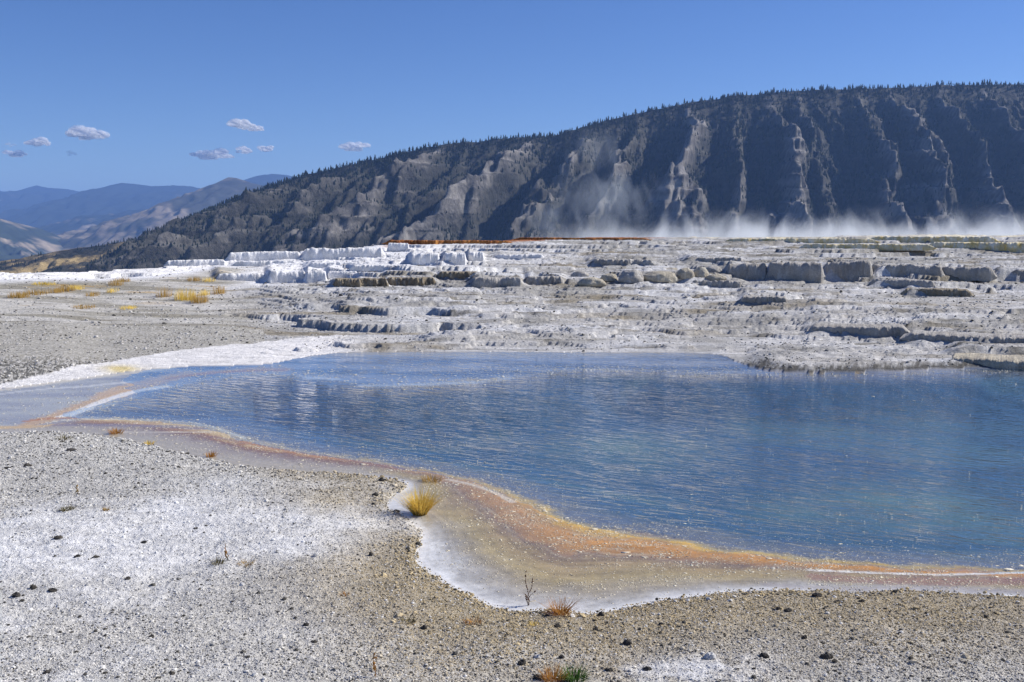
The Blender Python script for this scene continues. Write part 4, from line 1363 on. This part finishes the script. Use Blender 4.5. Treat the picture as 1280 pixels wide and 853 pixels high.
# yellow bunch of grass on the shallow edge
x, y, z = ground_pt(525, 643)
e = link('grass_shrub', None, None, loc=(x, y, -0.005), label='bushy yellow grass shrub standing in the shallow edge of the pool', category='grass')
link('dry_blades', blades(800, 0.50, 1.0, 0.85, 0.0034, 1, 3, 0.5, base=0.09), B_yel, e)
link('inner_stalks', blades(300, 0.34, 0.7, 0.8, 0.0036, 2, 3, 0.3, base=0.10), B_gold, e)
link('green_base', blades(160, 0.19, 0.7, 0.8, 0.004, 3, 3, 0.3, base=0.09), B_olv, e)

# upright dried stem at the water's edge
def seed_clusters(path, r, n, rad):
    parts = []
    V0, F0 = ico(1)
    for k in range(n):
        t = 0.2 + 0.75 * r.random()
        i = t * (len(path) - 1); i0 = int(i); f = i - i0
        p = np.array(path[i0]) * (1 - f) + np.array(path[min(i0 + 1, len(path) - 1)]) * f
        s_ = rad * r.uniform(0.5, 1.2)
        parts.append(((V0 * s_ * np.array([1, 1, 1.3]) + p + np.array([r.uniform(-1, 1), r.uniform(-1, 1), 0]) * rad * 0.9).tolist(), [tuple(q) for q in F0.tolist()]))
    return join(parts)

def dry_stem(px, py, hgt, label, seed, mat_s=B_dark, mat_c=None, nst=2, rad=0.005):
    x, y, z = ground_pt(px, py)
    r = random.Random(seed)
    e = link('dry_plant', None, None, loc=(x, y, z), label=label, category='plant', group=None)
    for k in range(nst):
        a = r.uniform(0, 6.28); L = hgt * (1 if k == 0 else r.uniform(0.35, 0.75)); ln = (0.08 if k == 0 else 0.45)
        path = [(math.cos(a) * L * ln * t * t + 0.012 * math.sin(7 * t + k), math.sin(a) * L * ln * t * t, L * t) for t in np.linspace(0, 1, 9)]
        link('stem', mesh_of('stem', tube(path, 0.0032, 0.0012)), mat_s, e)
        link('seed_head', mesh_of('seed_head', seed_clusters(path, r, int(10 + 12 * L / 0.4), rad)), mat_c or mat_s, e)
    return e

dry_stem(660, 757, 0.40, 'tall thin dark seed stem rising from the white water edge', 11, nst=4, rad=0.007)
dry_stem(284, 700, 0.21, 'dry olive stalk with a brown tip in the chalky ground, left centre', 12, B_olv, B_org, 3, 0.007)
dry_stem(97, 618, 0.16, 'short golden stalk upright in the grey gravel at far left', 13, B_gold, B_gold, 2, 0.010)
dry_stem(468, 846, 0.23, 'slender orange stalk leaning at the bottom edge', 14, B_org, B_org, 2, 0.008)

def tuft(px, py, n, hgt, w, base, lean, mat, name, label, cat, seed, group=None, spread=1.0):
    x, y, z = ground_pt(px, py)
    me = blades(int(n * 1.5), hgt * 1.45, spread, lean, w * 1.2, seed, 3, 0.4, base=base * 1.3)
    return link(name, me, mat, loc=(x, y, z - 0.004), label=label, category=cat, group=group)

tuft(701, 768, 120, 0.17, 0.0028, 0.06, 1.3, B_org, 'dry_weed', 'spiky orange weed on the gravel edge right of the tall dark stem', 'weed', 21)
tuft(692, 850, 130, 0.11, 0.0026, 0.07, 0.9, B_org, 'dry_weed', 'brown orange weed at the bottom edge beside the green one', 'weed', 22)
tuft(718, 850, 110, 0.10, 0.004, 0.06, 1.1, B_grn, 'green_weed', 'leafy green weed at the bottom edge, the only green plant', 'weed', 23)
tuft(510, 778, 50, 0.05, 0.003, 0.05, 1.2, B_olv, 'dry_weed', 'tiny yellow green sprig low on the tan gravel', 'weed', 24)
tuft(592, 779, 60, 0.05, 0.003, 0.06, 1.2, B_org, 'dry_weed', 'small rust brown tuft on the tan gravel below the bay', 'weed', 25)
tuft(83, 638, 90, 0.07, 0.004, 0.06, 1.5, B_olv, 'dry_weed', 'flat dark olive tuft on grey gravel below the short golden stalk', 'weed', 26)
tuft(133, 638, 40, 0.05, 0.003, 0.03, 0.8, B_gold, 'dry_weed', 'tiny straw tuft right of the flat dark olive one', 'weed', 27)
tuft(264, 571, 60, 0.09, 0.004, 0.06, 0.8, B_org, 'dry_weed', 'small orange brown tuft on the grey strip beside the shallow water', 'weed', 28)
tuft(145, 542, 60, 0.12, 0.006, 0.09, 1.2, B_org, 'dry_weed', 'low rusty sprig at the left end of the shore', 'weed', 29)
tuft(186, 556, 40, 0.08, 0.006, 0.06, 1.2, B_yel, 'dry_weed', 'tiny yellow green tuft on the left shore line', 'weed', 30)
tuft(82, 549, 40, 0.08, 0.006, 0.12, 1.2, B_olv, 'dry_weed', 'faint olive sprig on the gravel just below the orange mat', 'weed', 31)
tuft(272, 706, 40, 0.10, 0.003, 0.05, 0.8, B_olv, 'dry_weed', 'wispy olive blades at the foot of the brown tipped stalk', 'weed', 32)
tuft(308, 706, 40, 0.07, 0.003, 0.06, 1.4, B_gold, 'dry_weed', 'flattened straw blades right of the brown tipped stalk', 'weed', 33)
tuft(432, 744, 26, 0.04, 0.003, 0.03, 1.2, B_org, 'dry_weed', 'tiny orange sprig on pale gravel left of the bay', 'weed', 34)
tuft(668, 783, 30, 0.06, 0.0025, 0.03, 0.7, B_yel, 'dry_weed', 'faint yellow sprig on gravel below the tall dark stem', 'weed', 35)
tuft(540, 601, 60, 0.10, 0.005, 0.12, 0.9, B_gold, 'dry_weed', 'pale golden wisps behind the yellow shrub', 'weed', 36)

# golden grass patches on the left flat: a patch of clumps is one tuft row
gt = [(232, 375, 16, 26, 'broad golden grass clump, the left end of the big golden row'),
      (205, 371, 14, 16, 'golden clump at the far left of the big golden row'),
      (250, 378, 14, 20, 'golden brown clump closing the big golden row in front'),
      (255, 369, 9, 12, 'small golden clump behind the big row'),
      (274, 367, 11, 16, 'golden brown clump at the right end of the big row'),
      (243, 351, 6, 18, 'flat bright golden clump close under the white shelves'),
      (261, 352, 6, 14, 'bright golden clump beside the flat one under the shelves'),
      (145, 357, 9, 14, 'compact golden clump alone on the gravel flat'),
      (152, 352, 6, 20, 'thin straw line of grass behind the lone compact clump'),
      (141, 365, 6, 10, 'small golden clump just in front of the lone compact one'),
      (82, 364, 9, 20, 'golden clump left of centre of the far left flat'),
      (70, 366, 8, 14, 'rusty gold clump beside the far left flat clump'),
      (95, 362, 7, 16, 'straw coloured clump right of the rusty one on the flat'),
      (24, 372, 9, 22, 'golden clump at the left edge of the flat'),
      (45, 368, 7, 26, 'low straw row of grass near the left edge'),
      (55, 356, 4, 28, 'long thin straw line on the pale flat near the left edge'),
      (115, 370, 7, 14, 'leaning straw clump on the grey gravel flat'),
      (105, 385, 5, 26, 'low olive gold patch close to the gravel slope'),
      (160, 386, 5, 18, 'low straw patch on the speckled gravel')]
for i, (bx, by, hp, wp, lb) in enumerate(gt):
    x, y, z = hit(bx, by)
    u = y / F
    me = blades(int(60 + wp * 6), hp * u * 1.25, 0.5, 0.5, 0.02, 300 + i, 3, 0.3, base=1.0)
    v = np.empty(len(me.vertices) * 3, np.float32); me.vertices.foreach_get('co', v); v = v.reshape(-1, 3)
    v[:, 0] *= wp * u * 0.5; v[:, 1] *= 0.8
    me.vertices.foreach_set('co', v.ravel()); me.update()
    link('grass_clump', me, B_gold if i % 3 else B_yel, loc=(x, y, z - 0.02), label=lb, category='grass', group='golden grass clumps on the left flat')

# dark lumps of stone on the near bank
M_dark = mat_rock('dark_stone', (0.045, 0.042, 0.040), (0.08, 0.072, 0.06), (0.12, 0.11, 0.10), 8.0, 0.2, 0.01)
M_pale = mat_rock('pale_stone', (0.62, 0.62, 0.60), (0.5, 0.48, 0.45), (0.7, 0.7, 0.7), 8.0, 0.2, 0.01)
ds = [(784, 805, 15, 8, 'black flat topped stone on tan gravel below the bay', 0),
      (653, 830, 13, 8, 'dark three cornered stone left of the orange bottom weed', 0),
      (702, 822, 9, 5, 'small dark stone just above the bottom weeds', 0),
      (745, 787, 8, 5, 'small dark stone right below the spiky orange weed', 0),
      (697, 784, 11, 6, 'dark stone just below the spiky orange weed', 0),
      (762, 839, 12, 7, 'dark jagged stone right of the green weed', 0),
      (809, 838, 13, 8, 'dark humped stone in white gravel near the bottom', 0),
      (672, 849, 14, 9, 'dark stone at the bottom edge left of the weeds', 0),
      (751, 770, 10, 9, 'dark upright stone at the water line right of the weed', 0),
      (1021, 745, 14, 7, 'dark knobbly stone at the gravel lip on the right', 0),
      (1047, 753, 13, 4, 'flat black stone right of the knobbly one at the gravel lip', 0),
      (1077, 752, 9, 4, 'small dark stone, rightmost of three along the gravel lip', 0),
      (985, 764, 12, 6, 'dark stone on tan gravel below the knobbly lip stone', 0),
      (972, 762, 7, 5, 'small dark stone beside the one below the gravel lip', 0),
      (1005, 798, 9, 6, 'lone dark stone in the middle of the right bank', 0),
      (1033, 822, 16, 9, 'largest black stone on the right bank near the bottom', 0),
      (1043, 828, 8, 7, 'small black stone touching the largest one on the right bank', 0),
      (955, 821, 14, 8, 'dark jagged stone left of the largest black one', 0),
      (1092, 806, 9, 5, 'small dark stone alone at the far right of the bank', 0),
      (464, 694, 7, 6, 'black pebble on tan gravel left of the bay', 0),
      (21, 745, 13, 6, 'dark blue grey stone nearest the left edge in chalk', 0),
      (42, 735, 10, 6, 'dark stone, middle of three in the left chalk', 0),
      (66, 739, 13, 6, 'dark stone, rightmost of three in the left chalk', 0),
      (28, 751, 7, 3, 'thin dark chip under the leftmost chalk stone', 0),
      (73, 673, 14, 5, 'long dark flat stone high in the white chalk', 0),
      (97, 696, 11, 4, 'low dark stone in the white chalk, left of a pair', 0),
      (120, 697, 11, 4, 'low dark stone in the white chalk, right of a pair', 0),
      (180, 678, 10, 3, 'thin dark stone at the right end of the white chalk', 0),
      (160, 724, 8, 5, 'dark pebble in the speckled gravel left of the olive stalk', 0),
      (189, 797, 9, 5, 'dark pebble low in the left gravel', 0),
      (60, 841, 13, 5, 'flat dark stone near the bottom left corner', 0),
      (383, 782, 9, 6, 'dark stone in the gravel at lower centre left', 0),
      (393, 803, 9, 4, 'dark flat pebble under the lower centre left stone', 0),
      (215, 843, 10, 6, 'dark stone at the bottom edge, left part', 0),
      (365, 627, 8, 3, 'thin dark stone alone in the upper grey gravel', 0),
      (90, 563, 16, 4, 'long dark twig near the upper left shore, built as a stone', 0),  # a twig lies here; a flat stone mesh stands in for it
      (35, 583, 12, 5, 'dark crumbly stone by the left edge of the upper gravel', 0),
      (10, 586, 12, 4, 'dark stone at the very left edge of the upper gravel', 0),
      (478, 601, 14, 6, 'dark stone at the tip of the gravel spit left of the shrub', 0),
      (495, 640, 12, 4, 'dark stone at the gravel edge left of the shrub', 0),
      (530, 786, 10, 7, 'dark stone beside the yellow green sprig', 0),
      (245, 661, 7, 3, 'small dark stone at the upper rim of the chalk, right', 0),
      (887, 822, 18, 9, 'pale chalky stone by the white patch at the bottom', 1),
      (672, 822, 12, 6, 'pale stone above the dark three cornered one', 1),
      (395, 695, 9, 6, 'white pebble on grey gravel left of the bay', 1)]
for i, (bx, by, wp, hp, lb, pale) in enumerate(ds):
    x, y, z = ground_pt(bx, by)
    u = math.hypot(y, H) / F
    boulder_at(x, y - wp * u * 0.3, z, wp * u * 0.78, hp * u * 0.80, M_pale if pale else M_dark, 'stone', lb, 'stone', 'loose stones on the near bank', 700 + i * 13, 0.8, sub=3, rough=1.9, smooth_=False)

# ================================================================== STEAM, CLOUDS, HAZE
def box_mesh(name, x0, x1, y0, y1, z0, z1):
    V = [(x, y, z) for z in (z0, z1) for y in (y0, y1) for x in (x0, x1)]
    Fc = [(0, 2, 3, 1), (4, 5, 7, 6), (0, 1, 5, 4), (2, 6, 7, 3), (0, 4, 6, 2), (1, 3, 7, 5)]
    me = bpy.data.meshes.new(name)
    me.from_pydata(V, [], Fc); me.update()
    return me

def blob(name, pts, mat, sub, seed, loc, half, label, cat, kind=None, group=None, rough=0.5):
    V, Fc = ico(sub)
    V = V * (1 + rough * 0.35 * noise3(V, 1.6, seed) + rough * 0.2 * noise3(V, 3.6, seed + 5))[:, None]
    V = V * np.array(half)
    me = np_mesh(name, V, Fc)
    return link(name, me, mat, loc=loc, label=label, category=cat, kind=kind, group=group)

def dens_ellipsoid(scale, det, lo, hi, stretch=(1, 1, 1), fall=1.0, rot=(0, 0, 0), dist=0.6):
    def f(s, dval):
        oc = s.n('ShaderNodeTexCoord').outputs['Generated']
        c_ = s.n('ShaderNodeVectorMath', operation='SUBTRACT'); s.put(c_.inputs[0], oc); c_.inputs[1].default_value = (0.5, 0.5, 0.5)
        ln = s.n('ShaderNodeVectorMath', operation='LENGTH'); s.put(ln.inputs[0], c_.outputs[0])
        body = s.math('SUBTRACT', 1.0, s.math('MULTIPLY', ln.outputs['Value'], 2.0 * fall), clamp=True)
        wp = s.pos()
        nz = s.noise(s.mapping(wp, stretch, rot), scale, det, 0.6, dist)
        k = s.rng(s.math('ADD', nz, s.math('MULTIPLY', body, 0.55)), lo, hi)
        k = s.math('MULTIPLY', k, s.rng(body, 0.02, 0.35))
        return s.math('MULTIPLY', k, dval)
    return f

def dens_bank(zb, zt, xa, xb):
    def f(s, dval):
        wp = s.pos()
        sx = s.n('ShaderNodeSeparateXYZ'); s.put(sx.inputs[0], wp)
        hfall = s.rng(sx.outputs['Z'], zt, zb)
        edge = s.math('MULTIPLY', s.rng(sx.outputs['X'], xa, xa + 22), s.rng(sx.outputs['X'], xb, xb - 4))
        nz = s.noise(s.mapping(wp, (1, 0.7, 0.55), (0, R(-28), 0)), 0.16, 5, 0.64, 1.8)
        k = s.rng(s.math('ADD', nz, s.math('MULTIPLY', hfall, 0.40)), 0.73, 1.04)
        k = s.math('MULTIPLY', k, s.math('MULTIPLY', s.math('POWER', hfall, 1.4), edge))
        return s.math('MULTIPLY', k, dval)
    return f

SY = 121.0
m_bank = mat_volume('steam_bank', (0.95, 0.98, 1.0), 0.46, dens_bank(2.6, 9.0, 2.0, 95.0))
o = link('steam', box_mesh('steam', 0.0, 100.0, 121.5, 133, 0.8, 9.2), m_bank, kind='stuff', label='low bank of white steam drifting along the right terrace crest', category='steam')
def wisp(px, py, wpx, hpx, dist_, dens, seed, label, lo=0.72, hi=1.05, rot=0.0):
    u = dist_ / F
    X = (px - 640) * u; Z = H + (290 - py) * u
    m_ = mat_volume('steam_wisp', (0.86, 0.93, 1.0), dens * 0.27, dens_ellipsoid(0.28, 5, lo, hi, (1, .8, .55), 1.0, (0, R(-25), 0), 1.5))
    ob = blob('steam', None, m_, 3, seed, (X, dist_, Z), (wpx * u / 2, 4.0, hpx * u / 2), label, 'steam', 'stuff', None, 0.25)
    ob.rotation_euler = (0, rot, 0)
    return ob
wisp(765, 245, 250, 110, 128, 0.34, 61, 'broad thin veil of steam rising before the middle cliffs', rot=R(-10))
wisp(742, 190, 120, 100, 129, 0.20, 62, 'faint top wisp of steam near the skyline dip', rot=R(15))
wisp(690, 270, 120, 60, 127, 0.30, 63, 'thin puff of steam left of the broad veil')

def mat_cloud(name, thick):
    s = NT(name)
    d = s.n('ShaderNodeBsdfDiffuse'); s.put(d.inputs['Color'], (0.97, 0.97, 0.97))
    t = s.n('ShaderNodeBsdfTransparent')
    lw = s.n('ShaderNodeLayerWeight'); lw.inputs['Blend'].default_value = 0.5
    nz = s.noise(s.pos(), 1 / 260.0, 6, 0.7)
    k = s.math('ADD', s.math('SUBTRACT', 1.0, lw.outputs['Facing']), s.math('MULTIPLY', s.math('SUBTRACT', nz, 0.5), 2.4))
    tl = s.n('ShaderNodeBsdfTranslucent'); s.put(tl.inputs['Color'], (0.97, 0.97, 0.97))
    m2 = s.n('ShaderNodeMixShader'); m2.inputs[0].default_value = 0.62
    s.t.links.new(d.outputs[0], m2.inputs[1]); s.t.links.new(tl.outputs[0], m2.inputs[2]); d = m2
    k = s.rng(k, 0.22, 1.05, 0.0, thick)
    mx = s.n('ShaderNodeMixShader')
    s.put(mx.inputs[0], k)
    s.t.links.new(t.outputs[0], mx.inputs[1]); s.t.links.new(d.outputs[0], mx.inputs[2])
    s.t.links.new(mx.outputs[0], s.out.inputs['Surface'])
    return s.m
M_cloud, M_cloudf = mat_cloud('cloud_puffs', 0.95), mat_cloud('faint_cloud_puffs', 0.28)

def cloud(bx, by, wp, hp, lb, i, faint, X, Y, Z, u):
    r = random.Random(60 + i)
    V0, F0 = ico(2)
    parts = []
    n = max(4, int(wp / 3.2))
    for k in range(n):
        t = (k + 0.5) / n * 2 - 1
        env = math.sqrt(max(0.08, 1 - t * t))
        rad = hp * u * (0.22 + 0.26 * r.random()) * (0.5 + 0.6 * env)
        c_ = np.array([t * wp * u * 0.42, r.uniform(-.25, .25) * wp * u, rad * 0.4 + r.uniform(-0.18, 0.36) * hp * u * env])
        Vq = V0 * (1 + 0.25 * noise3(V0, 1.7, 77 * k + i))[:, None] * rad * np.array([1.45, 1.2, 0.85])
        Vq[:, 2] = np.maximum(Vq[:, 2], -0.45 * rad)
        parts.append(((Vq + c_).tolist(), [tuple(q) for q in F0.tolist()]))
    me = mesh_of('cloud', join(parts))
    me.polygons.foreach_set('use_smooth', [True] * len(me.polygons))
    return link('cloud', me, M_cloud if faint == 1.0 else M_cloudf, loc=(X, Y, Z), label=lb, category='cloud', group='small clouds over the left mountains')

cl = [(108, 171, 44, 20, 'bright white puff cloud, the largest on the left'),
      (46, 182, 32, 12, 'flat white cloud left of the largest left puff'),
      (20, 195, 26, 11, 'small flat cloud low at the left edge'),
      (13, 183, 11, 7, 'tiny faint cloud above the low left edge one'),
      (90, 195, 12, 7, 'tiny faint cloud below the largest left puff'),
      (265, 197, 54, 16, 'long flat white cloud in the middle group'),
      (305, 191, 20, 11, 'small round cloud right of the long flat one'),
      (331, 188, 21, 13, 'small bright cloud, rightmost of the low middle group'),
      (303, 160, 30, 16, 'ragged cloud standing above the middle group'),
      (321, 164, 18, 9, 'thin tail cloud trailing right of the ragged one'),
      (444, 187, 34, 15, 'single white cloud just above the hill skyline')]
for i, (bx, by, wp, hp, lb) in enumerate(cl):
    D_ = 36000.0
    a, b = ray(bx, by)
    u = D_ / F
    faint = 0.35 if wp < 13 else 1.0
    cloud(bx, by, wp, hp, lb, i, faint, a * D_, D_, H + b * D_, u)

haze = mat_volume('haze_air', (0.28, 0.50, 1.0), 0.000055, None, (0, 0, 0), 0.1)
link('haze', box_mesh('haze', -29500, 29500, -60, 29000, -174, 1020), haze, kind='stuff', label='blue air haze over the whole valley', category='haze')
